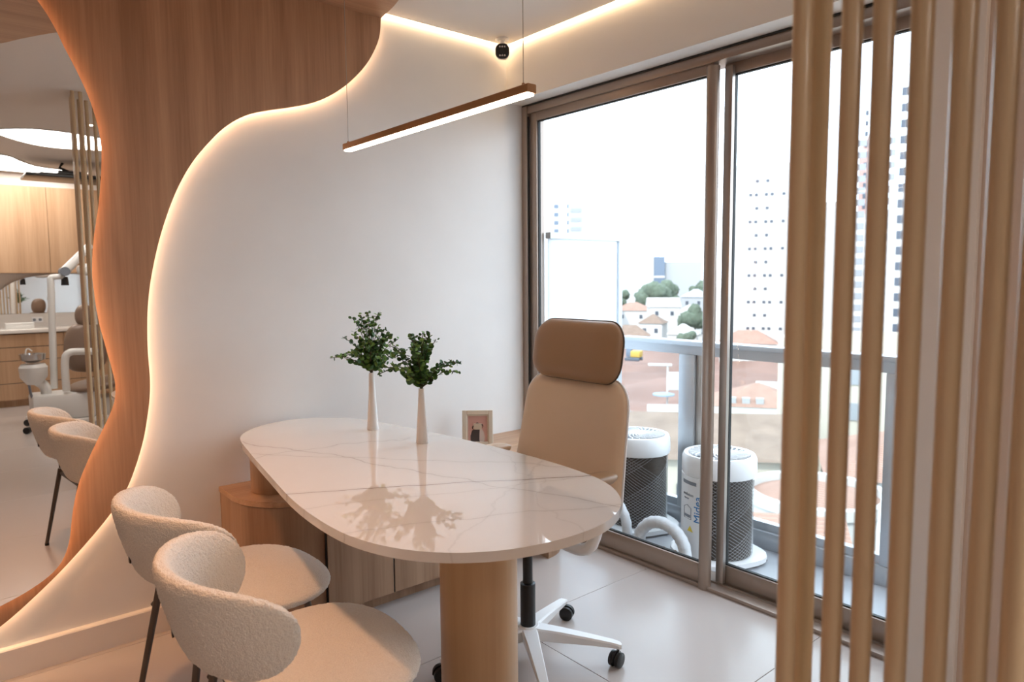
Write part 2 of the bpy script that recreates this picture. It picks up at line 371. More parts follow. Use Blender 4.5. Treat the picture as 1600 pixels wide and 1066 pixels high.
# ------------------------------------------------------------------ wave panel and mirror
wood_edge = [(1.635, 2.509), (1.623, 2.419), (1.569, 2.312), (1.485, 2.215), (1.393, 2.141), (1.304, 2.093), (1.192, 2.056), (1.112, 2.034), (1.021, 2.001), (0.932, 1.94), (0.852, 1.853), (0.796, 1.776), (0.746, 1.682), (0.703, 1.573), (0.67, 1.466), (0.643, 1.349), (0.629, 1.255), (0.623, 1.172), (0.621, 1.089), (0.623, 0.993), (0.620, 0.933), (0.610, 0.862), (0.584, 0.743), (0.53, 0.598), (0.465, 0.504), (0.382, 0.413), (0.276, 0.312), (0.125, 0.196), (-0.02, 0.135), (-0.2, 0.115)]
mir_edge = [(0.0, 2.46), (0.16, 2.43), (0.26, 2.37), (0.344, 2.267), (0.383, 2.201), (0.413, 2.129), (0.451, 2.042), (0.48, 1.96), (0.497, 1.881), (0.503, 1.81), (0.498, 1.727), (0.485, 1.618), (0.463, 1.494), (0.453, 1.393), (0.454, 1.328), (0.462, 1.221), (0.477, 1.134), (0.496, 1.037), (0.503, 0.978), (0.496, 0.919), (0.474, 0.864), (0.439, 0.795), (0.404, 0.723), (0.372, 0.646), (0.349, 0.551), (0.332, 0.445), (0.300, 0.372), (0.236, 0.322), (0.127, 0.278), (-0.05, 0.235), (-0.4, 0.21)]
we = [(p.x, p.y) for p in catmull([(a, b, 0) for a, b in wood_edge], 5)]
me_ = [(p.x, p.y) for p in catmull([(a, b, 0) for a, b in mir_edge], 5)]
wp = thing('wave_panel', 'wavy warm wood wall panel with glowing backlit edge', 'panel', (0.2, 2.853, 0.11))
WPO = Vector((0.2, 2.853, 0.11))
def rel(bm, o):
    for v in bm.verts: v.co -= Vector(o)
    return bm
PY = 2.835
obj('panel_board', rel(prism(we+[(-2.0, 0.115), (-2.0, 2.509)], PY, PY+0.018, 'xz'), WPO), 'panel_wood', wp)
def offset_path(pts, d):
    out = []
    for i in range(len(pts)):
        a, b = Vector(pts[max(i-1, 0)]), Vector(pts[min(i+1, len(pts)-1)]); t = (b-a).normalized()
        out.append((pts[i][0]+t.y*d, pts[i][1]-t.x*d))
    return out
led = offset_path(we, 0.022)
obj('led_strip', rel(tube([(a, 2.864, b) for a, b in led[2:-3]], 0.004, 5), WPO), 'led_panel', wp)
cl = [(1.635, PY), (1.605, 2.66), (1.54, 2.46), (1.43, 2.28), (1.26, 2.12), (1.06, 2.02), (0.86, 1.94), (0.68, 1.83), (0.55, 1.67), (0.44, 1.48), (0.33, 1.28), (0.1, 1.08), (-0.3, 0.98), (-1.0, 0.95), (-2.0, 0.95)]
cl = [(p.x, p.y) for p in catmull([(a, b, 0) for a, b in cl], 5)]
obj('ceiling_board', rel(prism(cl+[(-2.0, PY)], 2.509, 2.527, 'xy'), WPO), 'ceiling_wood', wp)
mr = thing('wall_mirror', 'large wavy wall mirror reflecting the treatment room', 'mirror', (0.1, 2.81, 0.2))
MRO = Vector((0.1, 2.81, 0.2))
obj('mirror_glass', rel(prism(me_+[(-1.7, 0.21), (-1.7, 2.46)], 2.805, 2.810, 'xz'), MRO), 'mirror', mr, 20)
obj('led_strip', rel(tube([(a, 2.824, b) for a, b in offset_path(me_, 0.028)[2:-2]], 0.0035, 5), MRO), 'led_mirror', mr)
obj('mounting_board', rel(prism(offset_path(me_, 0.06)+[(-1.66, 0.27), (-1.66, 2.40)], 2.8115, 2.8345, 'xz'), MRO), 'panel_wood', mr)

# ------------------------------------------------------------------ sliding glass door
fr = thing('trim_2', 'bronze aluminium outer frame of the sliding glass door', 'frame', (2.55, YW, 0), kind='structure')
FO = (2.55, YW, 0)
obj('jamb', rel(bx(2.495, 2.62, 2.835, YW-0.001, 0, 2.26, bev=0.002), FO), 'aluminium', fr)
obj('jamb_seal', rel(bx(2.50, 2.508, 2.828, 2.8345, 0.0, 2.2), FO), 'gasket', fr)
obj('head', rel(bx(2.50, 2.62, 0.70, 2.835, 2.215, 2.26, bev=0.002), FO), 'aluminium', fr)
obj('head_groove', rel(bx(2.494, 2.4995, 0.84, 2.87, 2.253, 2.2605), FO), 'gasket', fr)
obj('sill', rel(bx(2.50, 2.66, 0.70, 2.835, 0.0, 0.018, bev=0.002), FO), 'aluminium', fr)
obj('track', rel(bx(2.556, 2.566, 0.70, 2.835, 0.018, 0.026), FO), 'aluminium_light', fr)
def leaf(name, label, xa, xb, ya, yb, sl, sr):
    t = thing(name, label, 'door', (xa, yb, 0.02), kind='structure'); O = (xa, yb, 0.02)
    z0, z1, rb, rt = 0.02, 2.225, 0.085, 0.052
    obj('stile', rel(bx(xa, xb, yb-sl, yb, z0, z1, bev=0.003), O), 'aluminium', t)
    obj('stile', rel(bx(xa, xb, ya, ya+sr, z0, z1, bev=0.003), O), 'aluminium', t)
    obj('bottom_rail', rel(bx(xa, xb, ya+sr, yb-sl, z0, z0+rb, bev=0.002), O), 'aluminium', t)
    obj('top_rail', rel(bx(xa, xb, ya+sr, yb-sl, z1-rt, z1, bev=0.002), O), 'aluminium', t)
    xm = (xa+xb)/2; g = 0.005
    gk = bmesh.new()
    for a in ((ya+sr, yb-sl, z0+rb, z0+rb+g), (ya+sr, yb-sl, z1-rt-g, z1-rt), (ya+sr, ya+sr+g, z0+rb, z1-rt), (yb-sl-g, yb-sl, z0+rb, z1-rt)): box(gk, xm-0.008, xm+0.008, *a)
    obj('gasket', rel(gk, O), 'gasket', t)
    obj('pane', rel(bx(xm-0.003, xm+0.003, ya+sr, yb-sl, z0+rb, z1-rt), O), 'pane', t)
    return t, O
lf, LO = leaf('door_1', 'bronze sliding glass leaf nearer the plaster wall', 2.512, 2.548, 1.70, 2.825, 0.048, 0.035)
pr = []
for k in range(13): a = R(90+180*k/12); pr.append((2.514+0.022*math.cos(a), 1.705+0.028*math.sin(a)))
obj('pull_profile', rel(prism(pr+[(2.520, 1.677), (2.520, 1.733)], 0.0, 2.20, 'xy'), LO), 'aluminium', lf)
rf_, RO = leaf('door_2', 'bronze sliding glass leaf half hidden by the vertical tubes', 2.575, 2.611, 0.60, 1.69, 0.040, 0.045)
obj('interlock', rel(bx(2.552, 2.572, 1.64, 1.675, 0.03, 2.2), RO), 'aluminium_light', rf_)
obj('seal_strip', rel(bx(2.572, 2.5745, 1.652, 1.662, 0.03, 2.2), RO), 'gasket', rf_)

# ------------------------------------------------------------------ marble table
ctl = [(0.881, 2.652), (0.955, 2.77), (1.06, 2.842), (1.18, 2.862), (1.30, 2.80), (1.395, 2.67), (1.455, 2.40), (1.492, 2.15), (1.520, 1.82), (1.520, 1.55), (1.486, 1.35), (1.39, 1.205), (1.26, 1.13), (1.126, 1.112), (0.986, 1.134), (0.88, 1.186), (0.795, 1.27), (0.740, 1.384), (0.717, 1.53), (0.728, 1.779), (0.781, 2.12), (0.832, 2.42)]
tb_o = (1.12, 1.53, 0)
tb = thing('desk', 'oval marble desk on a round wooden column', 'desk', tb_o)
out = [(p.x, p.y) for p in catmull([(a, b, 0) for a, b in ctl], 6, True)]
obj('marble_top', rel(prism(out, 0.731, 0.755, 'xy', bev=0.006, seg=3), (0, 0, 0)), 'marble', None, 40)
top = bpy.data.objects['marble_top']; top.parent = tb; top.location = (-tb_o[0], -tb_o[1], 0)
obj('column', lathe([(0, 0), (0.108, 0), (0.110, 0.003), (0.110, 0.7305), (0, 0.7305)], 64), 'column_wood', tb, loc=(0.035, 0.0, 0))
obj('column_base_ring', lathe([(0.1105, 0.0), (0.114, 0.0), (0.114, 0.012), (0.1105, 0.012), (0.1105, 0.0)], 64), 'brass_paint', tb, loc=(0.035, 0.0, 0))
obj('rear_support', lathe([(0, 0.522), (0.095, 0.522), (0.095, 0.7305), (0, 0.7305)], 48), 'cabinet_wood', tb, loc=(1.03-tb_o[0], 2.70-tb_o[1], 0))

# ------------------------------------------------------------------ low cabinet
cb_o = (1.6, 2.66, 0)
cb = thing('low_cabinet', 'low walnut cabinet with a rounded end along the wall', 'cabinet', cb_o)
CF = 2.462
def cab_outline(inset=0.0, end=False):
    pts = [(0.862+inset, YW-0.001)]
    # rounded front left corner
    r = 0.26
    for k in range(13):
        a = R(180+90*k/12); pts.append((0.862+r+(r-inset)*math.cos(a), CF+r+(r-inset)*math.sin(a)))
    if not end: return pts+[(2.222, CF+inset), (2.222, YW-0.001)]
    pts += [(2.226, CF+inset), (2.226, 2.385)]
    for k in range(1, 11):
        a = R(-90+9*k); pts.append((2.226+0.185*math.cos(a), 2.57+0.185*math.sin(a)))
    pts += [(2.411, 2.60), (2.485, 2.60), (2.485, YW-0.001)]
    return pts
obj('body', rel(prism(cab_outline(0.004), 0.055, 0.497, 'xy'), cb_o), 'cabinet_wood', cb, 30)
obj('top_board', rel(prism(cab_outline(0.0, True), 0.5, 0.521, 'xy', bev=0.0015, seg=1), cb_o), 'cabinet_top_wood', cb, 30)
obj('plinth', rel(prism(cab_outline(0.035), 0.0, 0.055, 'xy'), cb_o), 'cabinet_wood', cb, 30)
dm = None
for xa in (1.122, 1.414, 1.706, 1.998):
    w = 0.288 if xa < 1.9 else 0.222
    obj('door', bx(0.002, w, -0.016, 0.0, 0.058, 0.492, bev=0.001, seg=1), 'cabinet_wood', cb, loc=(xa-cb_o[0], CF+0.002-cb_o[1], 0))
# small gap lines between the doors
for xa in (1.1215, 1.4135, 1.7055, 1.9975):
    obj('door_gap', bx(-0.002, 0.002, -0.0135, 0.0, 0.058, 0.492), 'gasket', cb, loc=(xa-cb_o[0]+0.0005, CF+0.002-cb_o[1], 0))
# quarter-round end unit standing on the floor by the window
eu = [(2.226, 2.387)]+[(2.226+0.183*math.cos(R(-90+9*k)), 2.57+0.183*math.sin(R(-90+9*k))) for k in range(1, 11)]+[(2.409, YW-0.001), (2.226, YW-0.001)]
obj('rounded_end', rel(prism(eu, 0.0, 0.4995, 'xy'), cb_o), 'cabinet_wood', cb, 30)

# ------------------------------------------------------------------ boucle chairs
def boucle_noise(bm, amp, sc):
    bm.normal_update()
    for v in bm.verts:
        q = v.co*sc
        v.co += v.normal*(amp*noise.noise(q)+0.5*amp*noise.noise(q*2.3))
def make_chair(label):
    t = thing('boucle_chair', label, 'chair', group='boucle visitor chairs')
    # local: forward +X, origin on the floor under the seat
    ol = []
    for i in range(140):
        a = 2*PI*i/140; c, s = math.cos(a), math.sin(a); e = 2.35
        u = 0.08+(0.19 if c > 0 else 0.26)*math.copysign(abs(c)**(2/e), c); v = 0.258*math.copysign(abs(s)**(2/e), s); ol.append((u, v))
    bm = cushion(ol, 0.038, 0.036, lambda u, v, w: (u, v, 0.412+w), K=34, pf=3.2, pb=5, ex=2.0)
    boucle_noise(bm, 0.0026, 190)
    obj('seat', bm, 'boucle', t, 180)
    # wrap-around backrest
    bm = bmesh.new(); NS, NT = 210, 110
    rows = []
    for i in range(NS+1):
        s = -1+2*i/NS; s = math.copysign(1-(1-abs(s))**1.25, s)*0.9995
        hh = 0.112*(1-abs(s)**4.6)**(1/2.0)
        zc = 0.621-0.017*abs(s)**1.5
        th = R(85.3)*s
        thick = 0.024*(1-abs(s)**10)**0.5+0.002
        row = []
        for j in range(NT):
            q = 2*PI*j/NT; cz, cw = math.sin(q), math.cos(q)
            zz = zc+hh*math.copysign(abs(cz)**0.9, cz); w = thick*math.copysign(abs(cw)**0.6, cw)
            fl_ = (zz-0.49)*0.267
            ra, rb = 0.181+fl_+w, 0.215+fl_*0.8+w
            row.append(bm.verts.new((-0.058-ra*math.cos(th), rb*math.sin(th), zz)))
        rows.append(row)
    for A, B in zip(rows, rows[1:]):
        for j in range(NT): bm.faces.new((A[j], B[j], B[(j+1) % NT], A[(j+1) % NT]))
    bm.faces.new(rows[0]); bm.faces.new(rows[-1][::-1])
    boucle_noise(bm, 0.0026, 190)
    b = obj('backrest', bm, 'boucle', t, 180)
    obj('brand_tag', bx(-0.001, 0.003, -0.006, 0.006, -0.012, 0.012), 'black_plastic', b, loc=(-0.288, 0.0, 0.575))
    for sx, sy in ((-1, 1), (-1, -1), (1, 1), (1, -1)):
        x0, y0 = (-0.165, 0.175) if sx < 0 else (0.15, 0.165)
        x1, y1 = (-0.235, 0.225) if sx < 0 else (0.195, 0.215)
        obj('leg', tube([(x0, y0*sy, 0.40), (x1, y1*sy, 0.012)], [0.0115, 0.0085], 12), 'dark_metal', t)
        obj('glide', lathe([(0, 0), (0.010, 0), (0.010, 0.012), (0, 0.012)], 12), 'black_plastic', t, loc=(x1, y1*sy, 0))
    obj('under_frame', tube([(-0.165, 0.175, 0.376), (0.15, 0.165, 0.376), (0.15, -0.165, 0.376), (-0.165, -0.175, 0.376)], 0.009, 8, closed=True), 'dark_metal', t)
    obj('frame_bracket', tube([(-0.185, 0.19, 0.34), (-0.15, 0.165, 0.385)], 0.007, 8), 'dark_metal', t)
    return t
ch = make_chair('cream boucle chair in front, nearer the camera')
ch.location = (0.66, 1.596, 0); ch.rotation_euler[2] = R(-5.8)
ch2 = copy_tree(ch); ch2.location = (0.681, 2.159, 0); ch2.rotation_euler[2] = R(3.2)
ch2['label'] = 'cream boucle chair behind, nearer the wavy wall panel'

# ------------------------------------------------------------------ office chair
oc = thing('office_chair', 'tan leather office chair with brown headrest and white base', 'office chair', (1.571, 1.793, 0), 0)
# local: faces -X
def back_map(zc):
    def fn(u, v, w):          # u across (y), v up, w towards the front
        z = zc+v; lean = 0.198+(z-0.5)*0.16+0.03*(abs(u)/0.26)**2*-1
        return (lean-w, u, z)
    return fn
def trap(w0, w1, h, r, n=10):
    """rounded trapezoid, bottom width w0, top width w1"""
    o = rrect(1, h, r, n); res = []
    for u, v in rrect(w1, h, r, n): k = w0/w1+(1-w0/w1)*((v/h)+0.5); res.append((u*k, v))
    return res
bo = trap(0.565, 0.50, 0.49, 0.09)
bk = obj('backrest', cushion(bo, 0.040, 0.006, back_map(0.745), K=14, pf=5, pb=8), 'tan_leather', oc, 60)
f0 = back_map(0.745)
obj('piping', tube([f0(u*1.004, v*1.004, -0.001) for u, v in bo], 0.0045, 8, closed=True), 'white_plastic', bk)
obj('back_shell', cushion([(u*0.992, v*0.992) for u, v in bo], -0.004, 0.026, lambda u, v, w: f0(u, v, w-0.004), K=12), 'white_plastic', oc, 60)
ho = rrect(0.440, 0.218, 0.078, 10)
hf = back_map(1.086)
hmap = lambda u, v, w: tuple(Vector(hf(u, v, w))+Vector((-0.025, 0, 0)))
hd = obj('headrest', cushion(ho, 0.058, 0.03, hmap, K=14, pf=3.6, pb=5), 'brown_leather', oc, 60)
obj('piping', tube([hmap(u*1.003, v*1.003, 0.0) for u, v in ho], 0.0032, 8, closed=True), 'dark_metal', hd)
obj('headrest_bracket', bx(0.290, 0.305, -0.03, 0.03, 0.90, 1.06, bev=0.005), 'white_plastic', oc)
so = superell(0.235, 0.245, 3.6, 64)
obj('seat', cushion(so, 0.055, 0.02, lambda u, v, w: (u+0.02, v, 0.515+w), K=14, pf=4), 'tan_leather', oc, 60)
obj('seat_pan', cushion([(a*0.99, b*0.99) for a, b in so], 0.0, 0.055, lambda u, v, w: (u+0.02, v, 0.51+w), K=12, pb=3.5), 'white_plastic', oc, 60)
obj('back_spine', tube(catmull([(0.12, 0, 0.45), (0.20, 0, 0.455), (0.245, 0, 0.52), (0.255, 0, 0.62), (0.268, 0, 0.75)], 5), 0.022, 10), 'white_plastic', oc)
for sy in (1, -1):
    ar = thing('armrest', 'tan padded armrest on white support', None); ar.parent = oc
    del ar['label']
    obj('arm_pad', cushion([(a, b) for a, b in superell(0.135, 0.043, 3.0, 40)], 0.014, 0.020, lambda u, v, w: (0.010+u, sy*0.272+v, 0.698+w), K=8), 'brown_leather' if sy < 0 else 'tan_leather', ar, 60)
    obj('arm_support', tube(catmull([(0.03, sy*0.16, 0.455), (0.03, sy*0.24, 0.46), (0.035, sy*0.285, 0.50), (0.06, sy*0.285, 0.58), (0.04, sy*0.275, 0.682)], 6), [0.02]*12+[0.018]*13, 12), 'white_plastic', ar)
    ar.name = 'armrest'
obj('gas_column', lathe([(0, 0.095), (0.027, 0.095), (0.027, 0.275), (0.0175, 0.277), (0.0175, 0.43), (0, 0.43)], 24), 'black_plastic', oc)
obj('tilt_mechanism', bx(-0.10, 0.14, -0.07, 0.07, 0.43, 0.47, bev=0.01), 'black_plastic', oc)
arm_me = None; caster_me = {}
hubm = lathe([(0, 0.075), (0.036, 0.075), (0.042, 0.085), (0.042, 0.118), (0.036, 0.124), (0, 0.124)], 32)
obj('base_hub', hubm, 'white_plastic', oc)
for k in range(5):
    a = R(-50+72*k)
    bm = bmesh.new(); n = 8
    secs = [(0.03, 0.029, 0.075, 0.121), (0.12, 0.024, 0.072, 0.112), (0.22, 0.020, 0.070, 0.098), (0.30, 0.0165, 0.066, 0.086), (0.322, 0.015, 0.062, 0.080), (0.330, 0.009, 0.062, 0.076)]
    rings = []
    for r, hw, za, zb in secs:
        rings.append([bm.verts.new(p) for p in ((r, -hw*0.8, za), (r, hw*0.8, za), (r, hw, zb-0.006), (r, hw*0.8, zb), (r, -hw*0.8, zb), (r, -hw, zb-0.006))])
    for A, B in zip(rings, rings[1:]):
        for i in range(6): bm.faces.new((A[i], A[(i+1) % 6], B[(i+1) % 6], B[i]))
    bm.faces.new(rings[0][::-1]); bm.faces.new(rings[-1])
    if arm_me is None: ao = obj('base_arm', bm, 'white_plastic', oc, 30); arm_me = ao.data
    else: bm.free(); ao = obj('base_arm', arm_me, None, oc)
    ao.rotation_euler[2] = a
    cs = bpy.data.objects.new('caster', None); COL.objects.link(cs); cs.parent = oc; cs.location = (0.318*math.cos(a), 0.318*math.sin(a), 0); cs.rotation_euler[2] = a+R(60+37*k); cs.empty_display_size = 0.03
    if not caster_me:
        w = lathe([(0, -0.0085), (0.021, -0.0085), (0.0265, -0.006), (0.0265, 0.006), (0.021, 0.0085), (0, 0.0085)], 24)
        bmesh.ops.rotate(w, verts=w.verts, matrix=Matrix.Rotation(PI/2, 3, 'X'))
        for sgn in (1, -1):
            if sgn == 1: wo = obj('wheel', w, 'black_plastic', cs, 30, loc=(-0.012, 0.0125, 0.0265)); caster_me['w'] = wo.data
            else: obj('wheel', caster_me['w'], None, cs, loc=(-0.012, -0.0125, 0.0265))
        hb = prism([(-0.040, 0.028)]+[(-0.012+0.030*math.cos(R(180-15*q)), 0.0265+0.030*math.sin(R(180-15*q))) for q in range(0, 13)]+[(0.012, 0.026)], -0.0035, 0.0035, 'xz')
        ho_ = obj('hood', hb, 'black_plastic', cs); caster_me['h'] = ho_.data
        st = obj('stem', lathe([(0, 0.045), (0.006, 0.045), (0.006, 0.066), (0, 0.066)], 10), 'chrome', cs); caster_me['s'] = st.data
    else:
        obj('wheel', caster_me['w'], None, cs, loc=(-0.012, 0.0125, 0.0265)); obj('wheel', caster_me['w'], None, cs, loc=(-0.012, -0.0125, 0.0265))
        obj('hood', caster_me['h'], None, cs); obj('stem', caster_me['s'], None, cs)

# ------------------------------------------------------------------ vases with eucalyptus
def vase(loc, h, fh, seed, label, lean, rz):
    rnd = random.Random(seed)
    t = thing('vase', label, 'vase', loc, rz, 'white vases on the desk')
    obj('vase_body', lathe([(0, 0), (0.022, 0), (0.023, 0.003), (0.0218, 0.02), (0.0185, 0.07), (0.0142, 0.13), (0.0105, h-0.01), (0.0098, h), (0.008, h), (0.008, h-0.03), (0, h-0.03)], 32), 'vase_ceramic', t)
    return t
def bouquet(loc, h, H, seed, label):
    rnd = random.Random(seed)
    t = thing('eucalyptus', label, 'plant', (loc[0], loc[1], loc[2]+h-0.028), 0, 'artificial eucalyptus in vases')
    st = bmesh.new(); lv = bmesh.new(); lv2 = bmesh.new()
    for k in range(28):
        az = 2*PI*k*0.382+2*PI*k/28+rnd.uniform(-0.25, 0.25)
        spread = rnd.choice([0.25, 0.5, 0.75, 1.0, 1.1]); ln = H*rnd.uniform(0.72, 1.0)*(1-0.12*spread)
        dx, dy = math.cos(az), math.sin(az); out = 0.125*spread
        droop = rnd.uniform(0.0, 0.06) if spread > 0.9 else 0
        zt = ln*(1-0.30*spread**2)
        ctl_ = [(0, 0, 0), (dx*0.004, dy*0.004, 0.03), (dx*out*0.22, dy*out*0.22, zt*0.42), (dx*out*0.66, dy*out*0.66, zt*0.80-droop*0.2), (dx*out*1.15, dy*out*1.15, zt-droop)]
        path = catmull(ctl_, 7)
        tube(path, [0.0014]*len(path), 5, st)
        m = len(path)
        for i in range(12, m):
            for rep in range(2):
                if rnd.random() < 0.22: continue
                fr_ = (i-12)/(m-12); size = (0.0128-0.0060*fr_)*rnd.uniform(0.75, 1.2)
                p = path[i]+Vector((rnd.gauss(0, 1), rnd.gauss(0, 1), rnd.gauss(0, 1)))*0.002
                a2 = rnd.uniform(0, 2*PI); d = Vector((math.cos(a2), math.sin(a2), rnd.uniform(-0.35, 0.7))).normalized()
                n_ = Vector((rnd.gauss(0, 1), rnd.gauss(0, 1), rnd.gauss(0, 1)+0.6)); n_ = (n_-d*n_.dot(d)).normalized(); s_ = d.cross(n_)
                tgt = lv2 if rnd.random() < 0.38 else lv
                c = tgt.verts.new(p+d*size*1.0+n_*size*0.18)
                rim = []
                for q, (al, ac) in enumerate(((0.05, 0.0), (0.45, 0.62), (1.1, 0.88), (1.75, 0.6), (2.0, 0.0), (1.75, -0.6), (1.1, -0.88), (0.45, -0.62))):
                    rim.append(tgt.verts.new(p+d*size*al+s_*size*ac))
                for q in range(8): tgt.faces.new((c, rim[q], rim[(q+1) % 8]))
    obj('stem', st, 'stem', t); a = obj('foliage', lv, 'leaf', t, 0); b = obj('light_foliage', lv2, 'leaf_light', t, 0)
    a['kind'] = 'stuff'; b['kind'] = 'stuff'
    return t
V1, V2 = (1.357, 2.127, 0.7552), (1.333, 2.450, 0.7552)
vase(V1, 0.20, 0, 1, 'tapered white vase nearer the middle of the desk', 0, 0); vase(V2, 0.228, 0, 2, 'tapered white vase nearer the plaster wall', 0, 0)
bouquet(V1, 0.20, 0.262, 21, 'green eucalyptus sprigs in the vase nearer the middle of the desk')
bouquet(V2, 0.228, 0.285, 34, 'green eucalyptus sprigs in the vase nearer the plaster wall')

# ------------------------------------------------------------------ picture frame on the cabinet
pf = thing('picture_frame', 'small cream picture frame with a family photo on the low cabinet', 'picture frame', (2.055, 2.715, 0.5212), R(-38))
W2, HH = 0.076, 0.178
tilt = lambda bm: (bmesh.ops.rotate(bm, verts=bm.verts, matrix=Matrix.Rotation(R(-8), 3, 'X'), cent=(0, 0, 0)), bm)[1]
for nm, a in (('frame_side', (-W2, -W2+0.022, 0, HH)), ('frame_side', (W2-0.022, W2, 0, HH)), ('frame_top', (-W2+0.022, W2-0.022, HH-0.022, HH)), ('frame_bottom', (-W2+0.022, W2-0.022, 0, 0.022))):
    obj(nm, tilt(bx(a[0], a[1], -0.010, 0.012, a[2], a[3], bev=0.002, seg=1)), 'frame_cream', pf)
lip = bmesh.new(); xi, zi0, zi1 = W2-0.022, 0.022, HH-0.022
for a in ((-xi, -xi+0.006, zi0, zi1), (xi-0.006, xi, zi0, zi1), (-xi, xi, zi1-0.006, zi1)): box(lip, a[0], a[1], -0.004, 0.004, a[2], a[3])
obj('inner_lip', tilt(lip), 'frame_cream', pf)
ph = obj('photo', tilt(bx(-xi+0.004, xi-0.004, 0.002, 0.004, zi0-0.005, zi1-0.004)), 'photo_pink', pf)
def flat(name, pts, m, y=0.0012): return obj(name, tilt(prism(pts, y, y+0.0006, 'xz')), m, ph, 0)
flat('printed_group', [(-0.035, 0.02), (-0.036, 0.05), (-0.028, 0.078), (-0.012, 0.088), (0.010, 0.085), (0.014, 0.05), (0.020, 0.02)], 'photo_dark')
flat('printed_child', [(0.008, 0.03), (0.010, 0.078), (0.020, 0.086), (0.030, 0.07), (0.036, 0.045), (0.030, 0.02), (0.012, 0.02)], 'photo_white', 0.0008)
for cx, cz, rr in ((-0.018, 0.092, 0.010), (-0.002, 0.105, 0.011), (0.018, 0.099, 0.010)):
    flat('printed_hair', superell(rr, rr*1.1, 2, 14, cx, cz), 'photo_dark', 0.0006)
    flat('printed_face', superell(rr*0.6, rr*0.75, 2, 12, cx+0.001, cz-0.003), 'photo_skin', 0.0002)
stand = bmesh.new(); box(stand, -0.02, 0.02, 0.03, 0.034, 0, 0.12); bmesh.ops.rotate(stand, verts=stand.verts, matrix=Matrix.Rotation(R(12), 3, 'X'), cent=(0, 0.055, 0)); 
for v in stand.verts: v.co.z = max(v.co.z, 0)
obj('easel_back', stand, 'frame_cream', pf)

# ------------------------------------------------------------------ pendant, security camera, downlights
pd = thing('pendant_lamp', 'slim linear wood-tone pendant lamp hanging over the desk', 'lamp', (1.2, 1.845, 1.80))
sec = [(-0.015, 0.0145), (-0.015, 0.034), (-0.013, 0.036), (0.013, 0.036), (0.015, 0.034), (0.015, 0.0145)]
obj('housing', prism([(a, b) for a, b in sec], -0.502, 0.502, 'xz'), 'brass_paint', pd)
obj('diffuser', prism(rrect(0.0285, 1.0, 0.008, 5), 0.0095, 0.0144, 'xy', bev=0.0015), 'led_pendant', pd)
for y in (0.487, -0.470):
    obj('cable', tube([(0, y, 0.036), (0, y, (2.509 if y > 0 else CZ)-1.80)], 0.0011, 6), 'aluminium_light', pd)
    obj('cable_gripper', lathe([(0, 0.036), (0.005, 0.036), (0.004, 0.044), (0, 0.044)], 12), 'brass_paint', pd, loc=(0, y, 0))
sc_ = thing('security_camera', 'small white security camera with a black face in the ceiling corner', 'camera', (2.285, 2.775, CZ))
obj('ceiling_plate', lathe([(0, 0), (0.034, 0), (0.034, -0.006), (0.03, -0.010), (0, -0.010)], 28), 'white_plastic', sc_)
obj('bracket', lathe([(0, -0.010), (0.014, -0.010), (0.013, -0.04), (0, -0.04)], 16), 'white_plastic', sc_)
dirc = (Vector((-0.62, -0.74, -0.26))).normalized(); q = dirc.to_track_quat('Z', 'Y')
hb = bpy.data.objects.new('camera_head', None); COL.objects.link(hb); hb.parent = sc_; hb.location = (0, 0, -0.063); hb.rotation_mode = 'QUATERNION'; hb.rotation_quaternion = q; hb.empty_display_size = 0.02
obj('housing', prism(rrect(0.070, 0.074, 0.028, 8), -0.075, 0.045, 'xy', bev=0.004), 'white_plastic', hb)
obj('face', prism(rrect(0.066, 0.070, 0.026, 8), 0.046, 0.050, 'xy', bev=0.001), 'black_plastic', hb)
obj('lens', lathe([(0, 0.0502), (0.011, 0.0502), (0.011, 0.054), (0.008, 0.055), (0, 0.053)], 20), 'tv_black', hb)
for a in (-0.012, 0, 0.012):
    for b in (-0.019, 0.021): obj('infrared_lamp', lathe([(0, 0.0502), (0.0042, 0.0502), (0.0042, 0.0518), (0, 0.0522)], 10), 'chrome', hb, loc=(a, b, 0))
DOWN_E = (78.0, 18.0, 14.0, 8.0, 2.0)  # first three lamps are added out of view to warm the left floor
for i, (x, y, lb) in enumerate(((0.15, 2.0, 'added out of view near the mirror to warm the floor'), (0.15, 0.75, 'added out of view between mirror and tubes'), (-0.9, 1.2, 'added out of view over the open floor'), (1.05, -0.62, 'beyond the vertical tubes'), (1.15, -3.55, 'over the back cabinets'))):
    zc_ = 2.509 if y > 1.15 and x < 0.2 else CZ
    d = thing('downlight', 'small round recessed downlight '+lb, 'downlight', (x, y, zc_), 0, 'recessed downlights')
    obj('trim_ring', lathe([(0.026, 0), (0.036, 0), (0.036, -0.004), (0.026, -0.002), (0.026, 0)], 24), 'white_plastic', d)
    obj('lens', lathe([(0, -0.0012), (0.026, -0.0012), (0.026, -0.0004), (0, -0.0004)], 24), 'down_glow', d)
    lp = bpy.data.lights.new('downlight_beam', 'SPOT'); lp.energy = DOWN_E[i]; lp.spot_size = R(84); lp.spot_blend = 0.7; lp.shadow_soft_size = 0.07; lp.color = (1.0, 0.50, 0.25)
    lo = bpy.data.objects.new('downlight_beam', lp); COL.objects.link(lo); lo.parent = d; lo.location = (0, 0, -0.012)

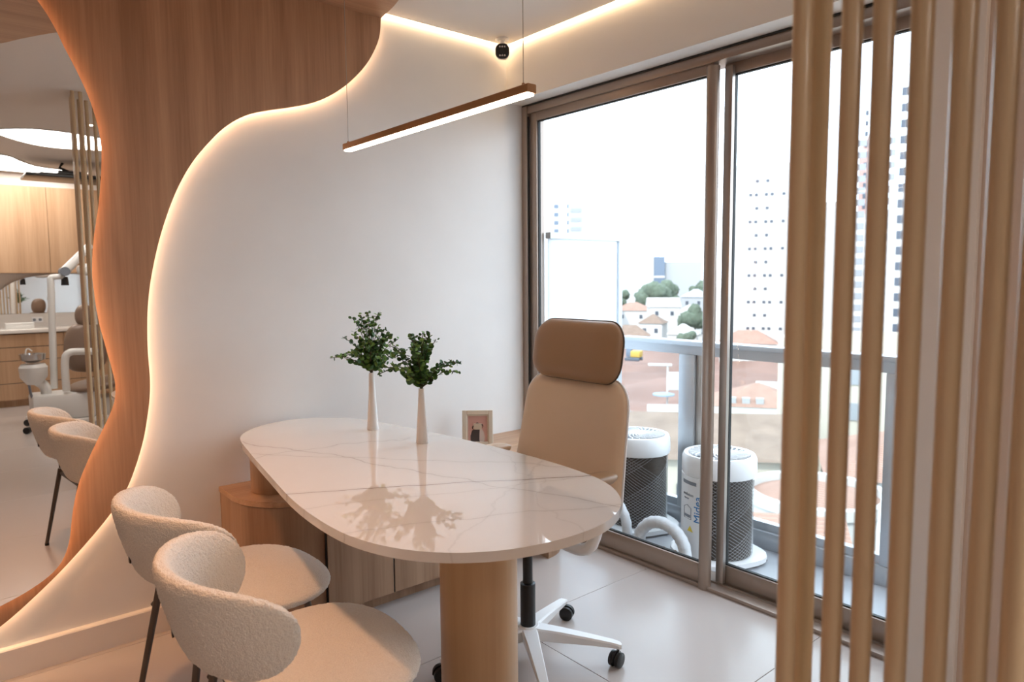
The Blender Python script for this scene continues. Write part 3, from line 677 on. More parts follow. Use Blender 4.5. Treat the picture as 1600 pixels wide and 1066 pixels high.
# ------------------------------------------------------------------ vertical tubes
tubes = [(27.85, 0.8926), (26.55, 0.930), (24.57, 0.8766), (22.55, 0.8678), (20.20, 0.8579), (17.70, 0.8486), (15.30, 0.8408), (13.25, 0.836)]
pts = [(r*math.cos(R(a)), r*math.sin(R(a))) for a, r in tubes]+[(0.8145+0.0425*k, 0.193) for k in range(1, 10)]
ords = ['first', 'second', 'third', 'fourth', 'fifth', 'sixth', 'seventh', 'eighth', 'ninth', 'tenth', 'eleventh', 'twelfth', 'thirteenth', 'fourteenth', 'fifteenth', 'sixteenth', 'seventeenth']
tme = None
for i, (x, y) in enumerate(pts):
    lb = ords[i]+' tan vertical tube of the screen, counting from the glass door side' if i < 8 else ords[i]+' tan vertical tube, in the row running to the wall'
    t = thing('screen_tube', lb, 'tube', (x, y, 0), 0, 'vertical tubes of the room divider')
    if tme is None:
        o = obj('tube', lathe([(0, 0.001), (0.0112, 0.001), (0.0112, CZ-0.001), (0, CZ-0.001)], 28), 'tube_paint', t); tme = o.data
        o2 = obj('floor_collar', lathe([(0.0113, 0), (0.0142, 0), (0.0142, 0.006), (0.0113, 0.006), (0.0113, 0)], 20), 'brass_paint', t); t2 = o2.data
    else: obj('tube', tme, None, t); obj('floor_collar', t2, None, t)

# ------------------------------------------------------------------ treatment room seen in the mirror
def vy(yv): return 5.61-yv
BX0 = -1.9
uc_o = (0.3, Y0+0.02, 1.45)
def cab_run(name, label, z0, z1, dep, xs_, drawers=None):
    for i in range(len(xs_)-1):
        xa, xb = xs_[i], xs_[i+1]
        t = thing(name, label.format(ords[i]), 'cabinet', (xa, Y0+0.022, z0 if not drawers else 0), 0, name+'s along the back wall')
        zz = z0 if not drawers else 0
        w = xb-xa
        if not drawers:
            obj('body', bx(0.001, w-0.001, 0, dep-0.02, 0, z1-z0), 'back_cabinet_wood', t)
            obj('door', bx(0.002, w-0.002, dep-0.0195, dep, 0.002, z1-z0-0.002, bev=0.001, seg=1), 'back_cabinet_wood', t)
        else:
            obj('body', bx(0.001, w-0.001, 0, dep-0.02, 0.07, z1), 'back_cabinet_wood', t)
            obj('plinth', bx(0.001, w-0.001, 0, dep-0.06, 0, 0.07), 'back_cabinet_wood', t)
            for a, b in drawers:
                dd = obj('drawer', bx(0.003, w-0.003, dep-0.0195, dep, a, b, bev=0.001, seg=1), 'back_cabinet_wood', t)
                obj('finger_groove', bx(0.003, w-0.003, dep-0.019, dep-0.004, b, b+0.006), 'gasket', dd)
cab_run('upper_cabinet', '{} oak upper cabinet door from the left on the treatment room wall', 1.45, 2.40, 0.36, [-1.65, -1.10, -0.55, 0.0, 0.56, 1.105, 1.66, 2.3])
cab_run('drawer_cabinet', '{} oak drawer cabinet from the left under the treatment room counter', 0.0, 0.80, 0.50, [-1.5, -0.55, 0.28, 1.165, 2.05], [(0.08, 0.255), (0.262, 0.50), (0.507, 0.645), (0.652, 0.79)])
struct('trim_3', bx(-1.65, 2.3, Y0, Y0+0.34, 2.40, CZ), 'wall_paint', 'pale soffit closing the gap over the upper cabinets', 'trim')
tag(obj('countertop', bx(-1.55, 2.1, Y0+0.022, Y0+0.55, 0.80, 0.838, bev=0.003), 'counter_stone'), 'pale stone countertop over the oak drawers', 'countertop')
tag(obj('backsplash', bx(-1.55, 2.1, Y0+0.022, Y0+0.042, 0.8385, 0.99), 'counter_stone'), 'pale stone upstand behind the countertop', 'backsplash')
arc = [(0.60, 0.992), (0.60, 1.10), (0.63, 1.22), (0.71, 1.305), (0.82, 1.37), (0.95, 1.41), (1.15, 1.437), (1.4, 1.44), (1.6, 1.40), (1.72, 1.3), (1.78, 1.15), (1.78, 0.992)]
arc = [(p.x, p.y) for p in catmull([(a, b, 0) for a, b in arc], 4)]
bmr = thing('arched_mirror', 'arched mirror above the treatment room countertop', 'mirror', (1.2, Y0+0.022, 0.992))
obj('glass', rel(prism(arc, Y0+0.002, Y0+0.024, 'xz'), (1.2, Y0+0.022, 0.992)), 'mirror', bmr, 20)
ou = thing('wall_outlet', 'white double power outlet on the stone upstand', 'outlet', (0.98, Y0+0.042, 0.915))
obj('plate', bx(-0.055, 0.055, 0.0, 0.008, -0.03, 0.035, bev=0.003), 'white_plastic', ou)
for a in (-0.028, 0.028): obj('socket', prism(rrect(0.03, 0.03, 0.01, 4, a, 0.003), 0.0081, 0.010, 'xz'), 'print_grey', ou)
bxo = thing('paper_box', 'low white paper box on the stone countertop', 'box', (0.79, Y0+0.26, 0.8385))
obj('box_body', bx(-0.13, 0.13, -0.07, 0.07, 0, 0.045, bev=0.003), 'dental_white', bxo); obj('box_lid', bx(-0.132, 0.132, -0.072, 0.072, 0.0455, 0.062, bev=0.003), 'dental_white', bxo)
# glowing ceiling shapes (clouds of light)
def glow_shape(pts_, label):
    o_ = [(p.x, p.y) for p in catmull([(a, b, 0) for a, b in pts_], 6, True)]
    cx = sum(p[0] for p in o_)/len(o_); cy = sum(p[1] for p in o_)/len(o_)
    t = thing('ceiling_light', label, 'ceiling light', (cx, cy, CZ), 0, 'free-form ceiling lights')
    obj('diffuser', rel(prism(o_, CZ-0.006, CZ-0.001, 'xy'), (cx, cy, CZ)), 'ceiling_glow', t)
    obj('edge_trim', tube([(a-cx, b-cy, -0.004) for a, b in o_], 0.006, 5, closed=True), 'white_plastic', t)
glow_shape([(0.50, -1.30), (0.62, -1.08), (0.80, -1.00), (1.05, -1.03), (1.35, -1.18), (1.55, -1.35), (1.50, -1.60), (1.2, -1.75), (0.92, -1.80), (0.68, -1.62)], 'free-form glowing ceiling light nearer the mirror')
glow_shape([(0.1, -2.45), (0.45, -2.50), (0.68, -2.55), (0.82, -2.85), (1.02, -3.15), (1.45, -3.30), (1.3, -3.55), (0.8, -3.62), (0.3, -3.45), (0.0, -2.9)], 'free-form glowing ceiling light over the dental chair')
# ceiling mounted screen
tv = thing('ceiling_screen', 'flat black screen hung under the ceiling on an arm', 'screen', (1.15, -2.75, CZ))
obj('screen_panel', bx(-0.34, 0.50, -0.22, 0.26, -0.175, -0.145, bev=0.006), 'tv_black', tv); obj('screen_back', bx(-0.22, 0.40, -0.14, 0.18, -0.1445, -0.125, bev=0.008), 'tv_black', tv)
obj('mount_arm', tube([(0.0, 0, -0.002), (-0.03, 0, -0.05), (0.06, 0, -0.09), (0.06, 0, -0.125)], 0.014, 8), 'tv_black', tv); obj('mount_box', bx(-0.05, 0.16, -0.05, 0.05, -0.125, -0.08, bev=0.004), 'tv_black', tv)
# dental chair unit
DY = vy(7.9); k_ = 7.9/8.2
def DX(x): return x*k_
def DZ(z): return 1.35+(z-1.35)*k_
dc = thing('dental_chair', 'brown leather dental chair with white arms and spittoon', 'dental chair', (1.1, DY, 0))
O = (1.1, DY, 0)
def dpt(x, z, dy=0): return (DX(x)-O[0], dy, DZ(z))
obj('base', bx(-0.42, 0.30, -0.30, 0.22, 0.0, 0.05, bev=0.015), 'dental_white', dc)
obj('base_box', bx(-0.40, 0.12, -0.12, 0.20, 0.05, 0.30, bev=0.03), 'dental_white', dc)
obj('post', tube([dpt(0.928, 0.30, 0.05), dpt(0.958, 1.37, 0.05)], 0.030, 14), 'dental_white', dc)
obj('post_arm', tube(catmull([dpt(0.958, 1.35, 0.05), dpt(0.965, 1.395, 0.05), dpt(1.08, 1.40, 0.05)], 5), 0.026, 12), 'dental_white', dc)
la = obj('lamp_arm', tube([dpt(1.075, 1.45, 0.05), dpt(1.32, 1.72, 0.02)], [0.045, 0.035], 12), 'dental_white', dc)
obj('arm_joint', tube([dpt(1.075, 1.452, -0.01), dpt(1.075, 1.452, 0.115)], 0.043, 18), 'print_grey', la)
obj('arm_knob', tube([dpt(1.075, 1.40, 0.05), dpt(1.075, 1.315, 0.05)], [0.026, 0.034], 14), 'black_plastic', la)
obj('lamp_head', cushion(superell(0.11, 0.06, 2.5, 30), 0.05, 0.05, lambda u, v, w: (DX(1.30)-O[0]+u, w, DZ(1.47)+v), K=8, pf=3, pb=3), 'dental_white', dc)
def pad(name, cx, cz, a, b, th, tilt_, e=3.0, dy=0.0, front=False):
    mt = Matrix.Rotation(R(tilt_), 3, 'Y')
    def fn(u, v, w): p = mt @ (Vector((v, w, u)) if front else Vector((w, v, u))); return (DX(cx)-O[0]+p.x, p.y+dy, DZ(cz)+p.z)
    return obj(name, cushion(superell(a, b, e, 40), th, th, fn, K=9, pf=3.5, pb=3.5), 'dental_leather', dc, 60)
pad('head_cushion', 1.235, 1.01, 0.105, 0.085, 0.05, 4, 2.4, front=True); pad('back_cushion', 1.23, 0.68, 0.24, 0.19, 0.07, 6, front=True); pad('seat_cushion', 1.36, 0.31, 0.30, 0.26, 0.05, 82)
obj('chair_lift', bx(0.05, 0.45, -0.14, 0.14, 0.02, 0.22, bev=0.03), 'dental_white', dc)
obj('arm_tube', tube(catmull([dpt(1.014, 0.28, 0.16), dpt(1.018, 0.58, 0.16), dpt(1.06, 0.655, 0.16), dpt(1.15, 0.66, 0.16), dpt(1.30, 0.65, 0.16)], 6), 0.033, 12), 'dental_white', dc)
bs = obj('spittoon_body', lathe([(0, 0.36), (0.06, 0.37), (0.11, 0.44), (0.115, 0.53), (0.095, 0.56), (0, 0.56)], 28), 'dental_white', dc, loc=(DX(0.765)-O[0], 0.08, 0.03))
obj('spittoon_bowl', lathe([(0, 0.575), (0.05, 0.575), (0.10, 0.60), (0.106, 0.655), (0.098, 0.655), (0.09, 0.605), (0, 0.59)], 28), 'chrome', bs)
obj('spittoon_faucet', tube(catmull([(-0.05, 0, 0.57), (-0.05, 0, 0.68), (-0.03, 0, 0.705), (0.0, 0, 0.68)], 5), 0.006, 8), 'dental_white', bs)
obj('spittoon_foot', tube(catmull([(DX(0.80)-O[0], 0.08, 0.42), (DX(0.85)-O[0], 0.08, 0.36), (DX(0.86)-O[0], 0.08, 0.22)], 5), 0.045, 12), 'dental_white', dc)
obj('suction_hose', tube(catmull([(DX(0.72)-O[0], 0.10, 0.40), (DX(0.735)-O[0], 0.13, 0.28), (DX(0.80)-O[0], 0.12, 0.20)], 5), 0.011, 8), 'print_grey', dc)
fp = obj('foot_control', tube([(-0.30, 0.36, 0.03), (-0.42, 0.40, 0.07)], 0.028, 12), 'dental_white', dc)
for a, z in ((-0.45, 0.10), (-0.46, 0.03)): obj('rubber_stop', tube([(a, 0.40, z), (a-0.02, 0.43, z)], 0.03, 14), 'black_plastic', fp)

# ------------------------------------------------------------------ balcony
RX, BZ = 3.22, -0.03
struct('balcony_floor', bx(2.66, RX+0.12, -2.5, 2.95, -0.2, BZ), 'balcony_tile', 'grey tiled balcony floor outside the glass door', 'balcony floor')
struct('balcony_curb', bx(RX-0.04, RX+0.06, -2.5, 2.95, BZ, 0.06, bev=0.004), 'rail_metal', 'low grey curb under the balcony railing', 'curb')
RLO = (RX, 2.2, 0.06)
rl = thing('balcony_railing', 'grey metal balcony railing with glass panels', 'railing', RLO)
obj('top_rail', rel(bx(RX-0.045, RX+0.045, -2.4, 2.785, 0.975, 1.0, bev=0.004), RLO), 'rail_metal', rl)
obj('sub_rail', rel(bx(RX-0.025, RX+0.025, -2.4, 2.785, 0.925, 0.9745), RLO), 'rail_metal', rl)
obj('foot_rail', rel(bx(RX-0.02, RX+0.02, -2.4, 2.785, 0.061, 0.10), RLO), 'rail_metal', rl)
for y, w in ((2.30, 0.05), (1.235, 0.022), (0.2, 0.05), (-0.9, 0.022), (-2.0, 0.05)):
    obj('post', rel(bx(RX-0.035, RX+0.025, y-w, y+w, 0.061, 0.9245, bev=0.002), RLO), 'rail_metal', rl)
    if w > 0.03: obj('panel_frame', rel(bx(RX-0.018, RX+0.018, y-w-0.055, y-w-0.004, 0.101, 0.9245, bev=0.002), RLO), 'aluminium_light', rl)
for a, b in ((2.355, 2.784), (1.262, 2.19), (0.255, 1.21), (-0.87, 0.09), (-1.94, -0.93)):
    obj('glass_panel', rel(bx(RX-0.004, RX+0.004, a, b, 0.101, 0.9245), RLO), 'rail_glass', rl)
dv_o = (2.9, 2.80, BZ)
dvd = thing('balcony_divider', 'frosted glass balcony divider in a slim grey frame', 'divider', dv_o)
obj('frame_post', rel(bx(3.185, 3.215, 2.79, 2.83, BZ, 1.598), dv_o), 'rail_metal', dvd)
obj('frame_top', rel(bx(2.624, 3.185, 2.79, 2.83, 1.565, 1.598), dv_o), 'rail_metal', dvd)
obj('frame_bottom', rel(bx(2.624, 3.185, 2.79, 2.83, BZ, 0.02), dv_o), 'rail_metal', dvd)
obj('frosted_pane', rel(bx(2.624, 3.185, 2.807, 2.813, 0.02, 1.565), dv_o), 'frosted', dvd)

def ac_unit(loc, rz, label):
    t = thing('condenser_unit', label, 'condenser', (loc[0], loc[1], BZ), rz, 'round outdoor condensers on the balcony')
    # local: label panel faces -X
    RA, Hh = 0.170, 0.53
    obj('base_plate', prism([(a, b) for a, b in superell(0.205, 0.20, 3.2, 48)], 0.012, 0.035, 'xy', bev=0.006), 'white_plastic', t)
    for a, b in ((0.17, 0.13), (0.17, -0.13), (-0.17, 0.13), (-0.17, -0.13)): obj('foot', lathe([(0, 0), (0.02, 0), (0.018, 0.012), (0, 0.012)], 14), 'black_plastic', t, loc=(a, b, 0))
    obj('coil', lathe([(0, 0.036), (0.158, 0.036), (0.158, 0.43), (0, 0.43)], 48), 'coil', t)
    cp = obj('top_cap', lathe([(0.150, 0.425), (RA+0.004, 0.425), (RA+0.008, 0.44), (RA+0.006, 0.505), (RA-0.002, 0.522), (RA-0.012, Hh-0.006), (RA-0.022, Hh-0.010), (RA-0.024, 0.44), (0.150, 0.425)], 56), 'white_plastic', t)
    obj('fan_floor', lathe([(0, 0.47), (RA-0.024, 0.47)], 40), 'print_grey', cp)
    obj('fan_hub', lathe([(0, 0.47), (0.05, 0.47), (0.05, Hh-0.004), (0.04, Hh+0.002), (0, Hh+0.004)], 28), 'white_plastic', cp)
    fme = None
    for k in range(26):
        if fme is None:
            bm = bmesh.new(); ra = []
            for i in range(7):
                r = 0.049+(RA-0.075)*i/6+0.0; a = 0.5*(i/6)**1.3
                ra.append((r*math.cos(a), r*math.sin(a)))
            for i in range(6):
                (xa, ya), (xb, yb) = ra[i], ra[i+1]; d = Vector((xb-xa, yb-ya)).normalized(); nx, ny = -d.y*0.0022, d.x*0.0022
                v = [bm.verts.new(p) for p in ((xa-nx, ya-ny, Hh-0.014), (xa+nx, ya+ny, Hh-0.014), (xb+nx, yb+ny, Hh-0.014), (xb-nx, yb-ny, Hh-0.014), (xa-nx, ya-ny, Hh-0.002), (xa+nx, ya+ny, Hh-0.002), (xb+nx, yb+ny, Hh-0.002), (xb-nx, yb-ny, Hh-0.002))]
                for f in ((0, 1, 2, 3), (4, 7, 6, 5), (0, 4, 5, 1), (2, 6, 7, 3), (1, 5, 6, 2), (0, 3, 7, 4)): bm.faces.new([v[q] for q in f])
            o = obj('fan_fin', bm, 'white_plastic', cp, 0); fme = o.data
        else: o = obj('fan_fin', fme, None, cp)
        o.rotation_euler[2] = 2*PI*k/26
    # front panel wrapping part of the coil
    pan = []
    n = 14; a0, a1 = R(180-38), R(180+38)
    for i in range(n+1): a = a0+(a1-a0)*i/n; pan.append((0.178*math.cos(a), 0.178*math.sin(a)))
    pin = [(0.160*math.cos(a0+(a1-a0)*i/n), 0.160*math.sin(a0+(a1-a0)*i/n)) for i in range(n, -1, -1)]
    fp_ = obj('front_panel', prism(pan+pin, 0.036, 0.424, 'xy'), 'white_plastic', t)
    def onp(u, z, off=0.1785): a = PI+u/0.178; return (off*math.cos(a), off*math.sin(a), z)
    obj('handle_recess', prism([(onp(u, 0)[0], onp(u, 0)[1]) for u in (-0.05, -0.025, 0, 0.025, 0.05)]+[(onp(u, 0, 0.1795)[0], onp(u, 0, 0.1795)[1]) for u in (0.05, 0.025, 0, -0.025, -0.05)], 0.385, 0.402, 'xy'), 'print_grey', fp_)
    # lettering: large blue name reading upwards, small grey print
    obj('lettering', text_mesh('Midea', 0.055, lambda x, y, z: onp(0.060-y, 0.272+x, 0.1788+z)), 'logo_blue', fp_, 0)
    obj('lettering', text_mesh('evolution', 0.021, lambda x, y, z: onp(x-0.005, 0.335+y, 0.1788+z)), 'print_grey', fp_, 0)
    obj('lettering', text_mesh('inverter', 0.012, lambda x, y, z: onp(x-0.015, 0.315+y, 0.1788+z)), 'print_grey', fp_, 0)
    bad = tube([onp(u, z, 0.179) for u, z in ((-0.035, 0.215), (-0.035, 0.270), (-0.008, 0.283), (0.020, 0.270), (0.020, 0.215))], 0.0015, 5, closed=True)
    obj('shield_badge', bad, 'print_grey', fp_)
    obj('badge_bar', prism([(onp(u, 0, 0.1788)[0], onp(u, 0, 0.1788)[1]) for u in (-0.030, -0.008, 0.015)]+[(onp(u, 0, 0.1796)[0], onp(u, 0, 0.1796)[1]) for u in (0.015, -0.008, -0.030)], 0.222, 0.236, 'xy'), 'print_grey', fp_)
    tri = bmesh.new(); v = [tri.verts.new(onp(u, z, 0.1795)) for u, z in ((-0.005, 0.155), (0.035, 0.155), (0.015, 0.185))]; tri.faces.new(v)
    obj('warning_label', tri, 'warning_yellow', fp_, 0)
    # protective net over the coil, outside the front panel
    nb = bmesh.new()
    for sg in (1, -1):
        for k in range(34):
            a_ = R(225)+R(300)*k/34
            path = []
            for i in range(29):
                f_ = i/28; a = a_+sg*f_*R(205)
                aa = (a % (2*PI))
                path.append((aa, 0.04+0.385*f_))
            seg = []
            def flush(seg):
                if len(seg) > 1: tube([(0.164*math.cos(a), 0.164*math.sin(a), z) for a, z in seg], 0.0008, 3, nb, cap=False)
            for a, z in path:
                if R(142) < a < R(218): flush(seg); seg = []
                else: seg.append((a, z))
            flush(seg)
    nt = obj('net', nb, 'net', t, 0); nt['kind'] = 'stuff'
    return t
ac_unit((2.93, 1.915, 0), R(-18), 'round white condenser with blue lettering behind the door mullion')
ac_unit((2.97, 2.46, 0), R(-110), 'round white and dark condenser behind the tan office chair')
h1 = catmull([(2.70, 2.22, 0.003), (2.70, 2.21, 0.07), (2.70, 2.15, 0.130), (2.695, 2.07, 0.150), (2.685, 1.99, 0.135), (2.68, 1.935, 0.08), (2.68, 1.925, 0.003)], 8)
def hose(path, r, label):
    t = thing('insulated_hose', label, 'hose', path[0], 0, 'white wrapped pipes on the balcony')
    P = [p-path[0] for p in path]
    obj('wrapped_pipe', tube(P, [r*(1+0.05*math.sin(i*1.9)) for i in range(len(P))], 14), 'hose_wrap', t)
    obj('tape_end', tube([P[-2], P[-1]], r*1.12, 14), 'brown_tape', t)
hose(h1, 0.030, 'white wrapped pipe loop in front of the lettered condenser')
hose(catmull([(2.72, 2.53, 0.0), (2.72, 2.52, 0.10), (2.72, 2.45, 0.175), (2.72, 2.39, 0.175), (2.72, 2.33, 0.10), (2.72, 2.315, 0.0)], 8), 0.026, 'white wrapped pipe loop between chair and dark condenser')
cp_ = thing('tape_roll', 'crumpled brown tape scraps lying under the wrapped pipe', 'tape', (2.70, 2.04, BZ))
obj('tape_strip', tube(catmull([(-0.03, 0.05, 0.012), (0.01, 0.03, 0.035), (0.0, 0.0, 0.015), (0.03, -0.02, 0.04), (-0.01, -0.05, 0.014), (0.02, -0.075, 0.02)], 5), 0.011, 6), 'brown_tape', cp_)
obj('tape_end', tube(catmull([(0.0, -0.02, 0.03), (-0.03, -0.03, 0.05), (-0.01, 0.02, 0.06)], 5), 0.009, 6), 'brown_tape', cp_)

# ------------------------------------------------------------------ the city outside
GZ = -22.0
struct('ground', bx(12, 1400, -500, 1100, GZ-2, GZ-0.3), 'ground', 'pale city ground far below the balcony', 'ground', 0)
def at(az, dist): return (dist*math.cos(R(az)), dist*math.sin(R(az)))
# bumpy red earth of the building site
bm = bmesh.new(); NX = 46; rows = []
for i in range(NX+1):
    row = []
    for j in range(NX+1):
        r_ = 105+120*i/NX; a_ = 24+22*j/NX; x, y = at(a_, r_)
        e_ = min(i, NX-i, j, NX-j)/6
        z = GZ-0.2+min(1, e_)*(0.6+2.8*max(0, noise.noise(Vector((x*0.05, y*0.05, 0))))+0.9*noise.noise(Vector((x*0.2, y*0.2, 4))))+max(0, (i-30)/16)*3.5*min(1, e_)
        row.append(bm.verts.new((x, y, z)))
    rows.append(row)
for A, B in zip(rows, rows[1:]):
    for j in range(NX): bm.faces.new((A[j], B[j], B[j+1], A[j+1]))
struct('earthworks', bm, 'earth', 'reddish earth of a building site below the railing', 'ground', 60)
win_me = {}
def window_obj(parent, w, h, m, loc, rz):
    k = (round(w, 2), round(h, 2), m)
    if k not in win_me:
        o = obj('window', bx(-0.12, 0.12, -w/2, w/2, 0, h), m, parent, 0); win_me[k] = o.data
    else: o = obj('window', win_me[k], None, parent)
    o.location = loc; o.rotation_euler[2] = rz
    return o
def block(name, label, cat, az, dist, w, d, z0, z1, wallm, wins=(), rz=None, parapet=True, roof=None, group=None):
    """box building; its -X local face looks back along the bearing. wins: (y, z, width, height, material)"""
    x, y = at(az, dist); rot = R(az) if rz is None else R(rz)
    t = thing(name, label, cat, (x, y, z0), rot, group); H = z1-z0
    obj('walls', bx(0, d, -w/2, w/2, 0, H), wallm, t, 0)
    if roof:
        kind, rh, ov, rm = roof
        bm = bmesh.new(); e = [(-ov, -w/2-ov), (d+ov, -w/2-ov), (d+ov, w/2+ov), (-ov, w/2+ov)]
        vs_ = [bm.verts.new((a, b, H)) for a, b in e]
        if kind == 'hip':
            if w >= d: r1, r2 = (d/2, -w/2+d/2), (d/2, w/2-d/2)
            else: r1, r2 = (w/2, 0), (d-w/2, 0)
            a, b = bm.verts.new((*r1, H+rh)), bm.verts.new((*r2, H+rh+0.01))
            if w >= d: fs = ((vs_[0], vs_[1], a), (vs_[1], vs_[2], b, a), (vs_[2], vs_[3], b), (vs_[3], vs_[0], a, b))
            else: fs = ((vs_[0], vs_[1], b, a), (vs_[1], vs_[2], b), (vs_[2], vs_[3], a, b), (vs_[3], vs_[0], a))
        else:
            a, b = bm.verts.new((d/2, -w/2-ov, H+rh)), bm.verts.new((d/2, w/2+ov, H+rh))
            fs = ((vs_[0], vs_[1], a), (vs_[1], vs_[2], b, a), (vs_[2], vs_[3], b), (vs_[3], vs_[0], a, b))
        for f in fs: bm.faces.new(f)
        bm.faces.new(vs_[::-1])
        obj('roof', bm, rm, t, 0)
    elif parapet:
        p = bmesh.new()
        for a in ((0, 0.3, -w/2, w/2), (d-0.3, d, -w/2, w/2), (0.3, d-0.3, -w/2, -w/2+0.3), (0.3, d-0.3, w/2-0.3, w/2)): box(p, *a, H, H+0.8)
        obj('parapet', p, wallm, t, 0)
    for (wy, wz, ww, wh, wm) in wins: window_obj(t, ww, wh, wm, (0, wy, wz), 0)
    return t
# white tower with small dark windows
wn = []
for r_ in range(13):
    z = 51-r_*3.1*1.28
    for yy in ((1.8, -1.1) if r_ % 2 == 0 else (3.6, 2.0, -0.8, -2.4, -5.6)): wn.append((yy, z, 0.85, 0.8, 'b_window'))
tw = block('tower', 'tall white tower with rows of small dark windows', 'building', 30.3, 222, 17.5, 16, GZ, 33.5, 'b_white', wn, rz=28)
obj('roof_tank', bx(3, 7, 1.5, 5, 56.3, 59.5), 'b_grey', tw, 0); obj('stair_head', bx(4, 8, -3.5, -1, 56.3, 58.2), 'b_grey', tw, 0)
wn = [(0.3, 3+3.3*k, 1.2, 1.6, 'b_shutter') for k in range(15)]
block('tower', 'brown balcony tower peeking out beside the white tower', 'building', 28.1, 256, 4.5, 14, GZ, 29, 'b_brown', wn)
wn = [(1.0+s*2.6, 4+3.2*k, 1.4, 1.5, 'b_window') for k in range(15) for s in (-1, 1)]
block('tower', 'slim white tower seen between the second and third tube', 'building', 25.2, 205, 9, 12, GZ, 20, 'b_white', wn)
wn = [(s*3.0-1.2, 4+2.75*k, 2.6, 1.5, 'b_shutter') for k in range(19) for s in (-1, 0, 1)]
t = block('tower', 'white tower with wide shuttered windows seen between the tubes', 'building', 23.2, 186, 10, 12, GZ, 33-18, 'b_white', wn)
wn = [(s*2.2, 6+3.2*k, 1.0, 1.6, 'b_window') for k in range(22) for s in (-1, 1)]
block('tower', 'pinkish tower with a stepped crown behind the shuttered tower', 'building', 22.9, 250, 8, 10, GZ, 40, 'b_pink', wn, roof=('hip', 8, 0.3, 'b_pink'))
wn = [(s*2.8-0.3, 4+2.9*k, 1.3, 1.5, 'b_window') for k in range(19) for s in (-2, -1, 0, 1, 2)]
block('tower', 'broad white apartment tower at the right end of the view', 'building', 19.0, 150, 15, 12, GZ, 17.5, 'b_white', wn)
wn = [(s*2.4-2, 4+3*k, 1.6, 1.4, 'b_glass') for k in range(16) for s in (-1, 1)]
block('tower', 'pale far tower above the frosted divider', 'building', 46.2, 262, 11, 10, GZ, 30, 'b_white', wn)
block('tower', 'lower grey far building beside the pale tower', 'building', 44.7, 238, 5.0, 8, GZ, 25.5, 'b_grey', [(0, 5+3.1*k, 3.4, 1.2, 'b_shutter') for k in range(14)])
# office building
of = block('office_building', 'pale grey office block with a blue glass tower', 'building', 37.1, 356, 29, 20, GZ, 8.0, 'b_grey', [(-9, 8+3*k, 5, 1.2, 'b_shutter') for k in range(2)])
obj('stair_tower', bx(-2, 8, 8.5, 14.5, 0, 33.8), 'b_white', of, 0); obj('glass_tower', bx(-2.6, 7, 3.2, 8.4, 0, 33.4), 'b_glass', of, 0)
for k in range(4): obj('floor_band', bx(-2.9, -2.61, 3.2, 8.4, 5+6*k, 6+6*k), 'b_white', of, 0)
# houses with tiled roofs in the middle distance
hs = [(40.2, 285, 15, 12, -17, -12.0, 'red_roof', 'wide pale house with a red tiled roof left below the office block'), (38.7, 244, 8, 8, -20, -14.5, 'tan_roof', 'small pale house with a tan roof right of the frosted divider'),
      (37.6, 262, 11, 11, -20, -9.5, 'b_white', 'white gabled house in front of the round trees'), (35.9, 288, 8, 8, -21, -13.0, 'b_white', 'low white house with a pale roof near the mullion'),
      (40.3, 222, 12, 8, -22, -17.0, 'tan_roof', 'long pale house with a tan roof just above the railing'), (36.2, 232, 9, 8, -22, -17.2, 'b_white', 'flat pale house just above the railing'), (35.4, 300, 10, 8, -20, -7, 'b_grey', 'grey flat roofed hall beside the palm'),
      (31.2, 190, 14, 9, -22, -16, 'red_roof', 'long low house with a red roof at the foot of the white tower')]
for a, d_, w, dd, z0, z1, rm, lb in hs:
    ww = [(s*w*0.25, (z1-z0)*0.4, 1.2, 1.5, 'b_window') for s in (-1, 1)]
    block('house', lb, 'house', a, d_, w, dd, GZ, z1, 'b_white' if rm != 'b_grey' else 'b_grey', [(y, z1-GZ-3.2, c, e, m) for y, z, c, e, m in ww], roof=('gable' if 'gabled' in lb else 'hip', 3.2, 0.5, rm), rz=a+random.uniform(-20, 20))
def tree(label, az, dist, w, zb, zt, seed):
    x, y = at(az, dist); rnd = random.Random(seed); H = zt-GZ
    t = thing('tree', label, 'tree', (x, y, GZ), 0, 'trees among the houses')
    bm = bmesh.new()
    for k in range(9):
        c = Vector((rnd.uniform(-0.32, 0.32)*w, rnd.uniform(-0.32, 0.32)*w, zb-GZ+(zt-zb)*rnd.uniform(0.3, 0.72))); rr = w*rnd.uniform(0.20, 0.30)
        r = bmesh.ops.create_icosphere(bm, subdivisions=3, radius=1.0)
        for v in r['verts']:
            n_ = v.co.normalized(); v.co = c+n_*rr*(1+0.28*noise.noise(n_*3.1+Vector((k*7, seed, 0)))+0.14*noise.noise(n_*8+Vector((k, seed, 5))))
    obj('crown', bm, 'crown', t, 180)
    obj('trunk', tube([(0, 0, 0), (0, 0, zb-GZ+(zt-zb)*0.4)], [w*0.04, w*0.02], 8), 'trunk', t)
tree('broad dark tree in front of the office block', 38.6, 308, 15, -16, 0.5, 3); tree('round dark tree right of the broad tree', 37.5, 330, 12, -14, 1, 5)
tree('tall pale tree beside the door mullion', 35.2, 250, 10, -18, -7, 8); tree('small tree at the end of the office block', 34.7, 330, 10, -14, 4, 12); tree('low green bush tree above the railing', 35.8, 225, 6, -22, -15, 14); tree('dark tree at the edge of the frosted divider', 40.9, 300, 6, -14, -2, 16)
